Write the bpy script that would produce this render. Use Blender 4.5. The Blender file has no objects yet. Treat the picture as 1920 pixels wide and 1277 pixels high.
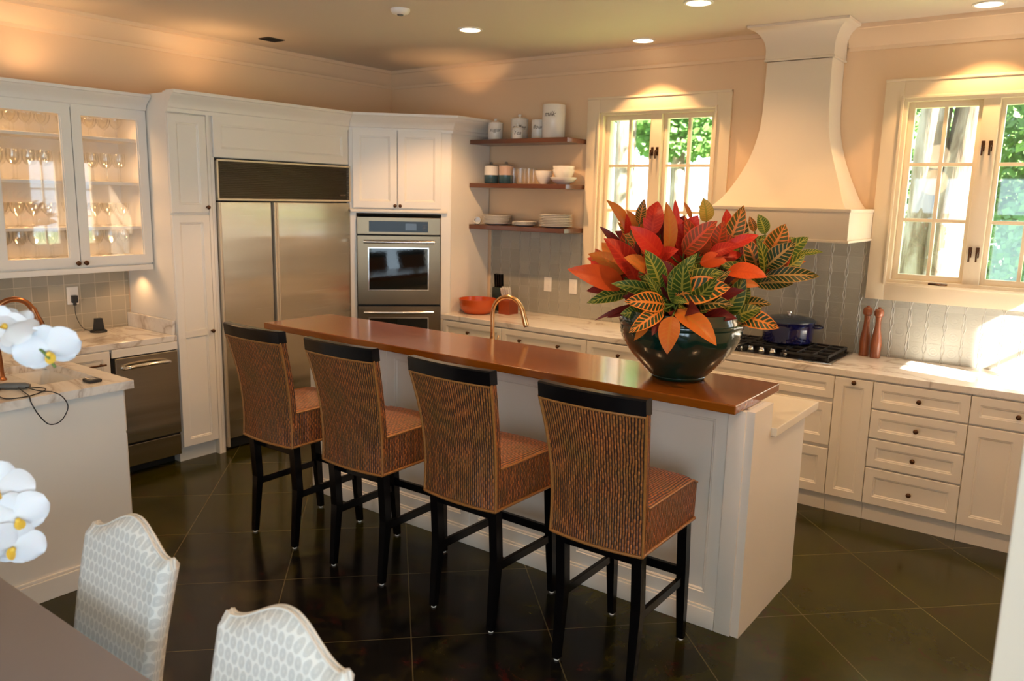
import bpy, bmesh, math, random
from mathutils import Vector, Matrix
R = math.radians
rnd = random.Random(7)
scene = bpy.context.scene
col = scene.collection

# ---------------------------------------------------------------- camera
def setup_camera():
    cd = bpy.data.cameras.new('camera'); co = bpy.data.objects.new('camera', cd); col.objects.link(co)
    yaw, pitch, roll, f = -0.6344, -0.178, 0.0227, 1506.09
    F = Vector((math.sin(yaw)*math.cos(pitch), math.cos(yaw)*math.cos(pitch), math.sin(pitch)))
    Rt = Vector((math.cos(yaw), -math.sin(yaw), 0)); U = Rt.cross(F)
    R2 = Rt*math.cos(roll) + U*math.sin(roll); U2 = -Rt*math.sin(roll) + U*math.cos(roll)
    m = Matrix((R2, U2, -F)).transposed().to_4x4(); m.translation = Vector((5.6351, -5.6451, 1.8985))
    co.matrix_world = m
    cd.sensor_width = 36; cd.lens = f/1920*36; cd.clip_start = .05; cd.clip_end = 300
    cd.dof.use_dof = True; cd.dof.focus_distance = 3.7; cd.dof.aperture_fstop = 3.2
    scene.camera = co
setup_camera()

# ---------------------------------------------------------------- world, sun, exposure
SKY = 5.2; SUN = 85.0; EXPO = 0.28
WARM = (1.0, .56, .25)
w = bpy.data.worlds.new('sky'); scene.world = w; w.use_nodes = True
w.node_tree.nodes['Background'].inputs[0].default_value = (.68, .86, 1.0, 1)
w.node_tree.nodes['Background'].inputs[1].default_value = SKY
sl = bpy.data.lights.new('sun', 'SUN'); so = bpy.data.objects.new('sun', sl); col.objects.link(so)
sl.energy = SUN; sl.angle = R(.8); sl.color = (1, .95, .86)
so.rotation_euler = Vector((-1, .3, -.75)).to_track_quat('-Z', 'Y').to_euler()
vs = scene.view_settings
vs.view_transform = 'Standard'; vs.look = 'None'; vs.exposure = EXPO; vs.gamma = 1; vs.use_curve_mapping = False
scene.cycles.max_bounces = 8; scene.cycles.transparent_max_bounces = 24
scene.cycles.sample_clamp_indirect = 6; scene.cycles.caustics_reflective = False; scene.cycles.caustics_refractive = False

def portal(name, loc, size, rot):
    l = bpy.data.lights.new(name, 'AREA'); l.shape = 'RECTANGLE'; l.size, l.size_y = size
    l.cycles.is_portal = True
    o = bpy.data.objects.new(name, l); col.objects.link(o); o.location = loc; o.rotation_euler = rot
H = 3.01; XR = 6.3; YF = -8.6
portal('window_portal', (2.78, .1, 1.98), (.98, 1.15), (R(-90), 0, 0))
portal('window_portal', (4.97, .1, 1.98), (.98, 1.15), (R(-90), 0, 0))
portal('window_portal', (XR+.1, -.545, 1.65), (1.15, .87), (0, R(90), 0))
portal('window_portal', (4.0, YF-.1, 1.38), (2.3, 2.1), (R(90), 0, 0))
portal('window_portal', (XR+.1, -6.4, 1.45), (2.3, 3.6), (0, R(90), 0))

# ---------------------------------------------------------------- object helpers
class B:
    """collects shapes in world space; build() makes one mesh object"""
    def __init__(s): s.bm = bmesh.new(); s.uv = s.bm.loops.layers.uv.new('UVMap'); s.hasuv = False
    def quad(s, pts):
        return s.bm.faces.new([s.bm.verts.new(p) for p in pts])
    def box(s, x0, x1, y0, y1, z0, z1, bev=0, F=None):
        if x0 > x1: x0, x1 = x1, x0
        if y0 > y1: y0, y1 = y1, y0
        if z0 > z1: z0, z1 = z1, z0
        r = bmesh.ops.create_cube(s.bm, size=1)
        for v in r['verts']:
            v.co = Vector((x0 if v.co.x < 0 else x1, y0 if v.co.y < 0 else y1, z0 if v.co.z < 0 else z1))
        if bev:
            es = list({e for v in r['verts'] for e in v.link_edges})
            bv = bmesh.ops.bevel(s.bm, geom=es, offset=bev, segments=2, affect='EDGES', profile=.6)
            vs_ = bv['verts'] if False else [v for v in {v for f in bv['faces'] for v in f.verts}]
            vset = set(vs_) | {v for v in r['verts'] if v.is_valid}
        else: vset = set(r['verts'])
        if F:
            # include whole island
            todo = list(vset); seen = set(todo)
            while todo:
                v = todo.pop()
                for e in v.link_edges:
                    o = e.other_vert(v)
                    if o not in seen: seen.add(o); todo.append(o)
            for v in seen: v.co = F[0] + F[1]*v.co.x + F[2]*v.co.z + F[3]*v.co.y
        return s
    def fbox(s, F, u0, u1, n0, n1, v0, v1, bev=0): return s.box(u0, u1, n0, n1, v0, v1, bev, F)
    def ring(s, pts): return [s.bm.verts.new(p) for p in pts]
    def bridge(s, a, b, closed=True):
        n = len(a); out = []
        for i in range(n if closed else n-1):
            j = (i+1) % n
            try: out.append(s.bm.faces.new((a[i], a[j], b[j], b[i])))
            except ValueError: pass
        return out
    def cap(s, a, rev=False):
        try: s.bm.faces.new(a[::-1] if rev else a)
        except ValueError: pass
    def lathe(s, prof, c=(0, 0, 0), n=24, caps=True, axis=None):
        c = Vector(c); q = Vector((0, 0, 1)).rotation_difference(Vector(axis)) if axis else None
        prev = None
        for k, (r, z) in enumerate(prof):
            pts = []
            for i in range(n):
                p = Vector((r*math.cos(2*math.pi*i/n), r*math.sin(2*math.pi*i/n), z))
                if q: p = q @ p
                pts.append(c + p)
            cur = s.ring(pts)
            if prev: s.bridge(prev, cur)
            elif caps: s.cap(cur, True)
            prev = cur
        if caps: s.cap(prev)
        return s
    def cyl(s, p0, p1, r0, r1=None, n=16):
        p0, p1 = Vector(p0), Vector(p1); L = (p1-p0).length
        return s.lathe([(r0, 0), (r0 if r1 is None else r1, L)], p0, n, True, p1-p0)
    def tube(s, path, r, n=10, flat=1):
        P = [Vector(p) for p in path]; prev = None; N = None
        for i, p in enumerate(P):
            t = (P[min(i+1, len(P)-1)] - P[max(i-1, 0)]).normalized()
            if N is None:
                N = t.orthogonal().normalized()
            else:
                N = (N - t*N.dot(t)).normalized()
            Bn = t.cross(N); rr = r[i] if isinstance(r, (list, tuple)) else r
            cur = s.ring([p + (N*math.cos(2*math.pi*k/n) + Bn*flat*math.sin(2*math.pi*k/n))*rr for k in range(n)])
            if prev: s.bridge(prev, cur)
            else: s.cap(cur, True)
            prev = cur
        s.cap(prev); return s
    def prism(s, poly, f0, f1):
        """poly: 2D points, f0/f1 map a 2D point to the two end faces"""
        a = s.ring([f0(*p) for p in poly]); b = s.ring([f1(*p) for p in poly])
        s.cap(a, True); s.cap(b); s.bridge(a, b); return s
    def panel(s, F, u0, u1, v0, v1, t=.02, fr=.055, dep=.010, bead=.014, base=.0):
        """framed door / drawer front with a recessed centre"""
        O, U, V, N = F
        def rg(i, n): return s.ring([O+U*a+V*b+N*n for a, b in ((u0+i, v0+i), (u1-i, v0+i), (u1-i, v1-i), (u0+i, v1-i))])
        rs = [rg(0, base), rg(0, t-.003), rg(.003, t), rg(fr, t), rg(fr+.003, t-.004), rg(fr+bead*.6, t-.005), rg(fr+bead, t-dep)]
        s.cap(rs[0], True)
        for a, b in zip(rs, rs[1:]): s.bridge(a, b)
        s.cap(rs[-1]); return s
    def blob(s, c, r, sx=1, sy=1, sz=1, seg=12):
        q = bmesh.ops.create_uvsphere(s.bm, u_segments=seg, v_segments=max(6, seg//2+2), radius=r)
        for v in q['verts']: v.co = Vector(c) + Vector((v.co.x*sx, v.co.y*sy, v.co.z*sz))
        return s
    def build(s, name, mat, parent=None, smooth=None, recalc=True):
        if recalc: bmesh.ops.recalc_face_normals(s.bm, faces=s.bm.faces)
        if not s.hasuv:
            for f in s.bm.faces:
                n = f.normal; a = max(range(3), key=lambda i: abs(n[i]))
                for l in f.loops:
                    c = l.vert.co; l[s.uv].uv = ((c.y, c.z), (c.x, c.z), (c.x, c.y))[a]
        org = ROOTM.get(top(parent).name) if parent else None
        if org is not None: s.bm.transform(org.inverted())
        me = bpy.data.meshes.new(name); s.bm.to_mesh(me); s.bm.free()
        if isinstance(mat, (list, tuple)):
            for m_ in mat: me.materials.append(m_)
        elif mat: me.materials.append(mat)
        o = bpy.data.objects.new(name, me); col.objects.link(o)
        if parent: o.parent = parent
        if smooth is not None and len(me.polygons):
            me.shade_smooth()
            if smooth < 180: me.set_sharp_from_angle(angle=R(smooth))
        return o
ROOTM = {}
def top(o):
    while o.parent: o = o.parent
    return o
def thing(name, label, cat, loc=(0, 0, 0), group=None, rz=0):
    o = bpy.data.objects.new(name, None); col.objects.link(o); o.empty_display_size = .1
    o.location = loc; o.rotation_euler = (0, 0, rz)
    ROOTM[o.name] = Matrix.Translation(Vector(loc)) @ Matrix.Rotation(rz, 4, 'Z')
    o['label'] = label; o['category'] = cat
    if group: o['group'] = group
    return o
def single(name, b, mat, label, cat, loc=(0, 0, 0), group=None, smooth=None):
    b.bm.transform(Matrix.Translation(-Vector(loc)))
    o = b.build(name, mat, None, smooth); o.location = loc
    ROOTM[o.name] = Matrix.Translation(Vector(loc))
    o['label'] = label; o['category'] = cat
    if group: o['group'] = group
    return o
def struct(name, b, mat, smooth=None, parent=None):
    o = b.build(name, mat, parent, smooth)
    if not parent: o['kind'] = 'structure'; ROOTM[o.name] = Matrix.Identity(4)
    return o
def dup(o, loc, rz=0, label=None, parent=None):
    c = o.copy(); col.objects.link(c)
    if parent is None:
        c.location = loc; c.rotation_euler = (0, 0, rz)
        if label: c['label'] = label
    else: c.parent = parent
    for ch in list(o.children): dup(ch, None, 0, None, c)
    return c
def smooth_path(pts, n=8):
    P = [Vector(p) for p in pts]; out = []
    for i in range(len(P)-1):
        a, b, c, d = P[max(i-1, 0)], P[i], P[i+1], P[min(i+2, len(P)-1)]
        for k in range(n):
            t = k/n
            out.append(.5*((2*b) + (c-a)*t + (2*a-5*b+4*c-d)*t*t + (3*b-a-3*c+d)*t**3))
    out.append(P[-1]); return out
def text_mesh(txt, size, name, mat, parent, place, depth=.0006):
    """lettering as a mesh; place maps (x, y, h) of the flat text to world"""
    cu = bpy.data.curves.new(name, 'FONT'); cu.body = txt; cu.size = size; cu.align_x = 'CENTER'; cu.align_y = 'CENTER'; cu.extrude = depth
    cu.shear = .35; cu.resolution_u = 3
    t = bpy.data.objects.new(name, cu); col.objects.link(t)
    dg = bpy.context.evaluated_depsgraph_get(); dg.update()
    me = bpy.data.meshes.new_from_object(t.evaluated_get(dg)); bpy.data.objects.remove(t); bpy.data.curves.remove(cu)
    inv = ROOTM[top(parent).name].inverted()
    for v in me.vertices: v.co = inv @ place(*v.co)
    me.materials.clear(); me.materials.append(mat); me.name = name
    o = bpy.data.objects.new(name, me); col.objects.link(o); o.parent = parent
    return o
FY = lambda y: (Vector((0, y, 0)), Vector((1, 0, 0)), Vector((0, 0, 1)), Vector((0, -1, 0)))   # faces the room from the back wall
FX = lambda x: (Vector((x, 0, 0)), Vector((0, 1, 0)), Vector((0, 0, 1)), Vector((1, 0, 0)))    # faces the room from the left wall
FYB = lambda y: (Vector((0, y, 0)), Vector((1, 0, 0)), Vector((0, 0, 1)), Vector((0, 1, 0)))

# ---------------------------------------------------------------- materials
class N:
    def __init__(s, name):
        s.m = bpy.data.materials.new(name); s.m.use_nodes = True; s.t = s.m.node_tree
        s.b = s.t.nodes['Principled BSDF']; s.out = s.t.nodes['Material Output']
    def n(s, typ, **k):
        x = s.t.nodes.new(typ)
        for a, v in k.items(): setattr(x, a, v)
        return x
    def L(s, a, b): s.t.links.new(a, b)
    def set(s, i, v):
        if hasattr(v, 'is_linked') or isinstance(v, bpy.types.NodeSocket): s.L(v, i)
        else: i.default_value = v
    def m_(s, op, a, b=0, c=None):
        x = s.n('ShaderNodeMath', operation=op); s.set(x.inputs[0], a); s.set(x.inputs[1], b)
        if c is not None: s.set(x.inputs[2], c)
        return x.outputs[0]
    def P(s, **k):
        for a, v in k.items():
            s.set(s.b.inputs[{'color': 'Base Color', 'rough': 'Roughness', 'metal': 'Metallic', 'coat': 'Coat Weight', 'coatr': 'Coat Roughness', 'spec': 'Specular IOR Level',
                              'trans': 'Transmission Weight', 'ior': 'IOR', 'emis': 'Emission Color', 'es': 'Emission Strength', 'aniso': 'Anisotropic', 'alpha': 'Alpha', 'sub': 'Subsurface Weight', 'normal': 'Normal', 'sheen': 'Sheen Weight'}[a]], v)
        return s
    def obj(s): return s.n('ShaderNodeTexCoord').outputs['Object']
    def uv(s): return s.n('ShaderNodeTexCoord').outputs['UV']
    def xyz(s, v):
        x = s.n('ShaderNodeSeparateXYZ'); s.L(v, x.inputs[0]); return x.outputs
    def comb(s, x=0, y=0, z=0):
        c = s.n('ShaderNodeCombineXYZ')
        for i, v in enumerate((x, y, z)): s.set(c.inputs[i], v)
        return c.outputs[0]
    def scale(s, v, sc, loc=(0, 0, 0)):
        x = s.n('ShaderNodeMapping'); s.L(v, x.inputs[0]); x.inputs['Scale'].default_value = sc; x.inputs['Location'].default_value = loc; return x.outputs[0]
    def noise(s, v, sc, det=3, rough=.5, dist=0):
        x = s.n('ShaderNodeTexNoise'); s.L(v, x.inputs['Vector']); x.inputs['Scale'].default_value = sc; x.inputs['Detail'].default_value = det
        x.inputs['Roughness'].default_value = rough; x.inputs['Distortion'].default_value = dist; return x.outputs[0]
    def ramp(s, f, stops, interp='LINEAR'):
        x = s.n('ShaderNodeValToRGB'); s.L(f, x.inputs[0]); e = x.color_ramp.elements; x.color_ramp.interpolation = interp
        while len(e) < len(stops): e.new(.5)
        for q, (p, c) in zip(e, stops): q.position = p; q.color = (*c, 1) if len(c) == 3 else c
        return x.outputs[0]
    def mix(s, f, a, b):
        x = s.n('ShaderNodeMix', data_type='RGBA'); s.set(x.inputs[0], f)
        s.set(x.inputs[6], (*a, 1) if isinstance(a, tuple) and len(a) == 3 else a); s.set(x.inputs[7], (*b, 1) if isinstance(b, tuple) and len(b) == 3 else b)
        return x.outputs[2]
    def bump(s, h, st=.3, d=.01):
        x = s.n('ShaderNodeBump'); x.inputs['Strength'].default_value = st; x.inputs['Distance'].default_value = d; s.L(h, x.inputs['Height'])
        s.L(x.outputs[0], s.b.inputs['Normal']); return x.outputs[0]
def flat(name, c, rough=.5, metal=0, **k):
    n = N(name); n.P(color=(*c, 1), rough=rough, metal=metal, **k)
    h = n.noise(n.obj(), 60, 2); n.bump(h, .03, .002)     # faint surface unevenness
    return n.m
def m_paint(name, c, rough=.4):
    n = N(name); o = n.obj(); f = n.noise(o, 2.2, 3)
    n.P(color=n.mix(f, tuple(x*.97 for x in c), c), rough=rough); n.bump(n.noise(o, 180, 2), .06, .001); return n.m
M = {}
M['wall'] = m_paint('cream_wall_paint', (.82, .60, .39), .6)
M['ceil'] = m_paint('ceiling_paint', (.70, .61, .50), .7)
M['cab'] = m_paint('white_cabinet_paint', (.82, .78, .71), .32)
M['trim'] = m_paint('cream_trim_paint', (.82, .62, .42), .45)
M['wintrim'] = m_paint('window_trim_paint', (.83, .70, .51), .35)
M['plaster'] = m_paint('cream_hood_plaster', (.80, .71, .58), .55)
M['black'] = flat('black_lacquer', (.003, .0025, .003), .20, spec=.28)
M['blackmat'] = flat('black_plastic', (.012, .012, .012), .45)
M['dark'] = flat('dark_recess', (.01, .009, .008), .7)
M['copper'] = flat('aged_copper', (.42, .17, .07), .28, 1)
M['brass'] = flat('satin_brass', (.72, .43, .20), .22, 1)
M['bronze'] = flat('dark_bronze', (.10, .045, .02), .35, .8)
M['chrome'] = flat('polished_steel', (.75, .72, .68), .15, 1)
M['white_cer'] = flat('white_ceramic', (.80, .77, .72), .15)
M['outlet'] = flat('white_plastic', (.85, .82, .76), .35)
M['ink'] = flat('dark_ink', (.04, .025, .02), .6)
M['orange'] = flat('orange_enamel', (.55, .09, .015), .25)
M['redwood'] = flat('red_stained_wood', (.28, .05, .012), .35)
M['green_dark'] = flat('dark_green_knife_block', (.015, .028, .018), .35)
M['darkblue'] = flat('cobalt_enamel', (.004, .005, .055), .12, coat=.6)
M['grey_slate'] = flat('greyish_blue_enamel', (.035, .05, .075), .2)
M['iron'] = flat('cast_iron', (.012, .012, .012), .5)
M['steel_dark'] = flat('dark_grille_metal', (.075, .062, .045), .35, .8)
M['soil'] = flat('potting_soil', (.03, .018, .01), .95)
M['petal'] = flat('white_petal', (.70, .70, .74), .5, sub=.1)
M['lip'] = flat('yellow_orchid_lip', (.70, .45, .05), .5)
M['stem'] = flat('green_stem', (.10, .16, .03), .5)
M['table'] = flat('grey_table_top', (.165, .155, .175), .42)
M['grey'] = flat('grey_plastic', (.12, .12, .115), .5)

def m_glass(name, tint=(1, 1, 1), refl=1.0):
    n = N(name); t = n.t
    tr = n.n('ShaderNodeBsdfTransparent'); tr.inputs[0].default_value = (*tint, 1)
    gl = n.n('ShaderNodeBsdfGlossy'); gl.inputs['Roughness'].default_value = .02
    fr = n.n('ShaderNodeLayerWeight'); fr.inputs[0].default_value = .5
    mx = n.n('ShaderNodeMixShader'); f = n.m_('MINIMUM', n.m_('MULTIPLY', n.m_('ADD', .055, n.m_('MULTIPLY', n.m_('POWER', fr.outputs['Facing'], 4), .75)), refl), 1.0)
    n.L(f, mx.inputs[0]); n.L(tr.outputs[0], mx.inputs[1]); n.L(gl.outputs[0], mx.inputs[2]); n.L(mx.outputs[0], n.out.inputs[0])
    return n.m
M['glass'] = m_glass('clear_pane_glass')
M['stemglass'] = m_glass('stemware_glass', (.992, .992, .985), .9)

def m_marble():
    n = N('veined_marble'); o = n.obj()
    d = n.noise(o, 1.6, 5, .6)
    v = n.noise(n.scale(o, (.8, 1.5, .8)), 1.3, 5, .55, 1.2)
    vein = n.m_('ABSOLUTE', n.m_('SUBTRACT', v, .5)); vein = n.ramp(vein, [(0, (1, 1, 1)), (.012, (.45, .45, .45)), (.035, (0, 0, 0))])
    v2 = n.noise(o, 5, 6, .6, 1); vein2 = n.ramp(n.m_('ABSOLUTE', n.m_('SUBTRACT', v2, .5)), [(0, (.35, .35, .35)), (.02, (0, 0, 0))])
    base = n.mix(d, (.74, .68, .60), (.84, .81, .76))
    c = n.mix(n.m_('MULTIPLY', vein, .75), base, (.40, .32, .25)); c = n.mix(n.m_('MULTIPLY', vein2, .6), c, (.55, .47, .39))
    n.P(color=c, rough=.14); return n.m
M['marble'] = m_marble()
def m_quartz():
    n = N('pale_stone_slab'); o = n.obj(); d = n.noise(o, 6, 5, .6)
    n.P(color=n.mix(d, (.78, .72, .60), (.84, .80, .70)), rough=.2); return n.m
M['quartz'] = m_quartz()
def m_wood(name, c1, c2, axis, rough=.18, sc=1.0, coat=.3):
    n = N(name); o = n.obj(); s_ = [14*sc, 14*sc, 14*sc]; s_[axis] = 1.1*sc
    f = n.noise(n.scale(o, tuple(s_)), 1.6, 6, .65, .6); g = n.noise(n.scale(o, tuple(x*5 for x in s_)), 2, 2)
    x = n.xyz(o); pl = n.m_('FRACT', n.m_('MULTIPLY', x[1 if axis == 0 else 0], 7.2)); seam = n.m_('LESS_THAN', pl, .02)
    idx = n.m_('FLOOR', n.m_('MULTIPLY', x[1 if axis == 0 else 0], 7.2)); pv = n.n('ShaderNodeTexWhiteNoise', noise_dimensions='1D'); n.L(idx, pv.inputs['W'])
    c = n.mix(f, c1, c2); c = n.mix(n.m_('MULTIPLY', g, .25), c, tuple(q*.5 for q in c1)); c = n.mix(n.m_('MULTIPLY', pv.outputs[0], .3), c, tuple(q*.75 for q in c1))
    c = n.mix(n.m_('MULTIPLY', seam, .5), c, tuple(q*.3 for q in c1))
    n.P(color=c, rough=n.m_('ADD', rough, n.m_('MULTIPLY', g, .08)), coat=coat, coatr=.08); n.bump(g, .05, .002); return n.m
M['barwood'] = m_wood('polished_walnut_bar', (.15, .036, .003), (.36, .11, .006), 0, .13, 1.0, .35)
M['shelfwood'] = m_wood('dark_shelf_wood', (.07, .022, .01), (.17, .055, .022), 0, .3)
M['millwood'] = m_wood('reddish_turned_wood', (.24, .065, .022), (.38, .12, .045), 2, .3, 3)

def m_floor():
    n = N('stained_scored_concrete'); o = n.obj(); x = n.xyz(o)
    a = n.m_('ADD', x[0], x[1]); b = n.m_('SUBTRACT', x[1], x[0])
    def line(v, off, sp, wd):
        q = n.m_('FRACT', n.m_('DIVIDE', n.m_('SUBTRACT', v, off-.5*sp), sp)); q = n.m_('ABSOLUTE', n.m_('SUBTRACT', q, .5)); return n.m_('LESS_THAN', q, wd/sp)
    la = line(a, .1, .857, .0036); lb = line(b, -5.86, .852, .0036); ln = n.m_('MAXIMUM', la, lb)
    big = n.noise(o, .9, 4, .6, .3); mid = n.noise(o, 4.2, 5, .65, .8); fine = n.noise(o, 22, 4, .7)
    c = n.mix(n.ramp(big, [(.38, (0, 0, 0)), (.62, (1, 1, 1))]), (.005, .0055, .006), (.050, .047, .0012))
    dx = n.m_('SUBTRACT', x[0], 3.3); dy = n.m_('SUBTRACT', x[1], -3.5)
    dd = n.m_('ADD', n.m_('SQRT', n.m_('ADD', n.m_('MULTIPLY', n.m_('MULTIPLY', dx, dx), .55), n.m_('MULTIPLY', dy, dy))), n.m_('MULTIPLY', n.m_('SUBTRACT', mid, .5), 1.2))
    reflection_mask = n.ramp(n.m_('MULTIPLY', dd, .5), [(.42, (1, 1, 1)), (.60, (0, 0, 0))]); c = n.mix(reflection_mask, n.mix(.6, c, (.046, .043, .0008)), (.006, .006, .0065))  # dark round the stools, olive beyond: cabinet reflections painted into the colour
    c = n.mix(n.ramp(mid, [(.50, (0, 0, 0)), (.66, (.9, .9, .9))]), c, n.mix(.5, c, (.055, .045, .002)))
    c = n.mix(n.ramp(n.noise(n.scale(o, (1, 1, 1), (3, 7, 0)), 6, 6, .75, .5), [(.56, (0, 0, 0)), (.68, (.75, .75, .75))]), c, (.060, .010, .008))
    c = n.mix(n.m_('MULTIPLY', fine, .3), c, (.01, .009, .008))
    c = n.mix(n.m_('MULTIPLY', ln, .42), c, (.20, .16, .08))
    n.P(color=c, rough=n.ramp(mid, [(.3, (.12,)*3), (.7, (.22,)*3)]), spec=.2)
    n.bump(n.m_('SUBTRACT', n.m_('MULTIPLY', mid, .2), ln), .12, .003); return n.m
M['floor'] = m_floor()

def m_tile(name, plain):
    n = N(name); u = n.xyz(n.uv()); P_ = .1035
    hx = n.m_('DIVIDE', u[0], P_); hz = n.m_('DIVIDE', u[1], P_)
    fx = n.m_('SUBTRACT', n.m_('FRACT', hx), .5); fz = n.m_('SUBTRACT', n.m_('FRACT', hz), .5)
    ax = n.m_('ABSOLUTE', fx); az = n.m_('ABSOLUTE', fz)
    idx = n.comb(n.m_('FLOOR', hx), n.m_('FLOOR', hz)); wn = n.n('ShaderNodeTexWhiteNoise'); n.L(idx, wn.inputs['Vector'])
    gz = n.m_('GREATER_THAN', az, .478)
    blot = n.noise(n.uv(), 14, 4, .6)
    if plain:
        g = n.m_('MAXIMUM', gz, n.m_('GREATER_THAN', ax, .475)); relief = n.m_('MULTIPLY', g, -1)
        c = n.mix(wn.outputs[0], (.30, .27, .205), (.40, .36, .275)); c = n.mix(n.m_('MULTIPLY', g, .8), c, (.56, .48, .36))
    else:
        # paired wavy raised ribs down every joint, embossed sprig in each tile
        wv = n.m_('MULTIPLY', n.m_('SINE', n.m_('MULTIPLY', u[1], 2*math.pi/.075)), .028)
        wv2 = n.m_('MULTIPLY', n.m_('SINE', n.m_('MULTIPLY', u[1], 2*math.pi/.15)), .018)
        q = n.m_('ADD', n.m_('SUBTRACT', .445, wv), wv2)
        rib = n.m_('SUBTRACT', 1, n.m_('MINIMUM', n.m_('MULTIPLY', n.m_('ABSOLUTE', n.m_('SUBTRACT', ax, q)), 28), 1))
        r2 = n.m_('SQRT', n.m_('ADD', n.m_('MULTIPLY', fx, fx), n.m_('MULTIPLY', fz, fz)))
        ros = n.m_('MULTIPLY', n.m_('SINE', n.m_('MULTIPLY', r2, 42)), n.m_('LESS_THAN', r2, .33))
        g = gz
        relief = n.m_('ADD', n.m_('SUBTRACT', rib, n.m_('MULTIPLY', gz, .35)), n.m_('MULTIPLY', ros, .05))
        c = n.mix(wn.outputs[0], (.33, .325, .28), (.41, .40, .35)); c = n.mix(n.m_('MULTIPLY', blot, .35), c, (.31, .28, .22))
        c = n.mix(n.m_('MULTIPLY', rib, .7), c, (.66, .64, .57)); c = n.mix(n.m_('MULTIPLY', gz, .35), c, (.5, .48, .42))
    n.P(color=c, rough=.28); n.bump(relief, .75, .005); return n.m
M['tile'] = m_tile('embossed_grey_tile', False)
M['tile_plain'] = m_tile('plain_sand_tile', True)

def m_steel():
    n = N('brushed_stainless'); o = n.obj()
    b1 = n.noise(n.scale(o, (.12, .12, 1.9)), 2, 2, .45); b2 = n.noise(n.scale(o, (1, 1, 260)), 2, 2)
    n.P(color=n.mix(b1, (.54, .48, .40), (.70, .64, .54)), rough=n.m_('ADD', .17, n.m_('MULTIPLY', b2, .14)), metal=1, aniso=.7)
    n.bump(n.m_('ADD', n.m_('MULTIPLY', b1, 1), n.m_('MULTIPLY', b2, .0015)), .8, .012); return n.m
M['steel'] = m_steel()
M['alu'] = flat('satin_trim_metal', (.62, .54, .42), .38, .55)
M['plainfab'] = flat('plain_ivory_fabric', (.68, .66, .62), .9)
M['steel_oven'] = flat('dull_brushed_steel', (.22, .16, .10), .30, 1)

def m_wicker():
    n = N('woven_rattan'); u = n.xyz(n.uv())
    w_, h_ = .0112, .0150
    row = n.m_('FLOOR', n.m_('DIVIDE', u[1], h_)); ux = n.m_('DIVIDE', n.m_('ADD', u[0], n.m_('MULTIPLY', n.m_('SUBTRACT', n.noise(n.uv(), 14, 3), .5), .012)), w_)
    colm = n.m_('FLOOR', ux); par = n.m_('MODULO', n.m_('ABSOLUTE', n.m_('ADD', row, colm)), 2)
    fx = n.m_('FRACT', ux); fz = n.m_('FRACT', n.m_('DIVIDE', u[1], h_))
    hx = n.m_('SINE', n.m_('MULTIPLY', fx, math.pi)); hz = n.m_('SINE', n.m_('MULTIPLY', fz, math.pi))
    hgt = n.m_('MULTIPLY', n.m_('POWER', hx, 1.3), n.m_('ADD', .62, n.m_('MULTIPLY', n.m_('MULTIPLY', hz, .38), n.m_('ADD', .4, n.m_('MULTIPLY', par, .6)))))
    wn = n.n('ShaderNodeTexWhiteNoise'); n.L(n.comb(colm, row), wn.inputs['Vector'])
    big = n.noise(n.uv(), 6, 3, .6)
    c = n.mix(n.m_('ADD', n.m_('MULTIPLY', wn.outputs[0], .6), n.m_('MULTIPLY', par, .4)), (.13, .040, .013), (.54, .165, .038)); c = n.mix(n.ramp(big, [(.4, (0, 0, 0)), (.65, (.6, .6, .6))]), c, (.20, .105, .022))
    c = n.mix(n.ramp(hgt, [(.16, (1, 1, 1)), (.55, (0, 0, 0))]), c, (.010, .006, .009))
    n.P(color=c, rough=.38, spec=.5); n.bump(hgt, .8, .004); return n.m
M['wicker'] = m_wicker()
def m_band():
    n = N('rattan_edge_binding'); f = n.noise(n.scale(n.obj(), (1, 1, 1)), 120, 3)
    n.P(color=n.mix(f, (.20, .075, .018), (.40, .17, .04)), rough=.35); n.bump(f, .3, .002); return n.m
M['band'] = m_band()

def m_fabric():
    n = N('oval_lattice_fabric'); u = n.xyz(n.uv()); pw, ph = .0275, .031
    row = n.m_('FLOOR', n.m_('DIVIDE', u[1], ph)); par = n.m_('MODULO', n.m_('ABSOLUTE', row), 2)
    fx = n.m_('SUBTRACT', n.m_('FRACT', n.m_('ADD', n.m_('DIVIDE', u[0], pw), n.m_('MULTIPLY', par, .5))), .5)
    fz = n.m_('MULTIPLY', n.m_('SUBTRACT', n.m_('FRACT', n.m_('DIVIDE', u[1], ph)), .5), .86)
    r = n.m_('SQRT', n.m_('ADD', n.m_('MULTIPLY', fx, fx), n.m_('MULTIPLY', fz, fz)))
    c = n.ramp(r, [(.0, (.60, .60, .585)), (.09, (.66, .655, .635)), (.15, (.57, .57, .555)), (.34, (.60, .60, .585)), (.385, (.55, .55, .535)), (.42, (.76, .755, .73)), (.6, (.78, .775, .75))])
    wv = n.noise(n.uv(), 900, 2); n.P(color=c, rough=.85, sheen=.3); n.bump(n.m_('ADD', n.ramp(r, [(.37, (0, 0, 0)), (.44, (1, 1, 1))]), n.m_('MULTIPLY', wv, .4)), .3, .002); return n.m
M['fabric'] = m_fabric()

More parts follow.
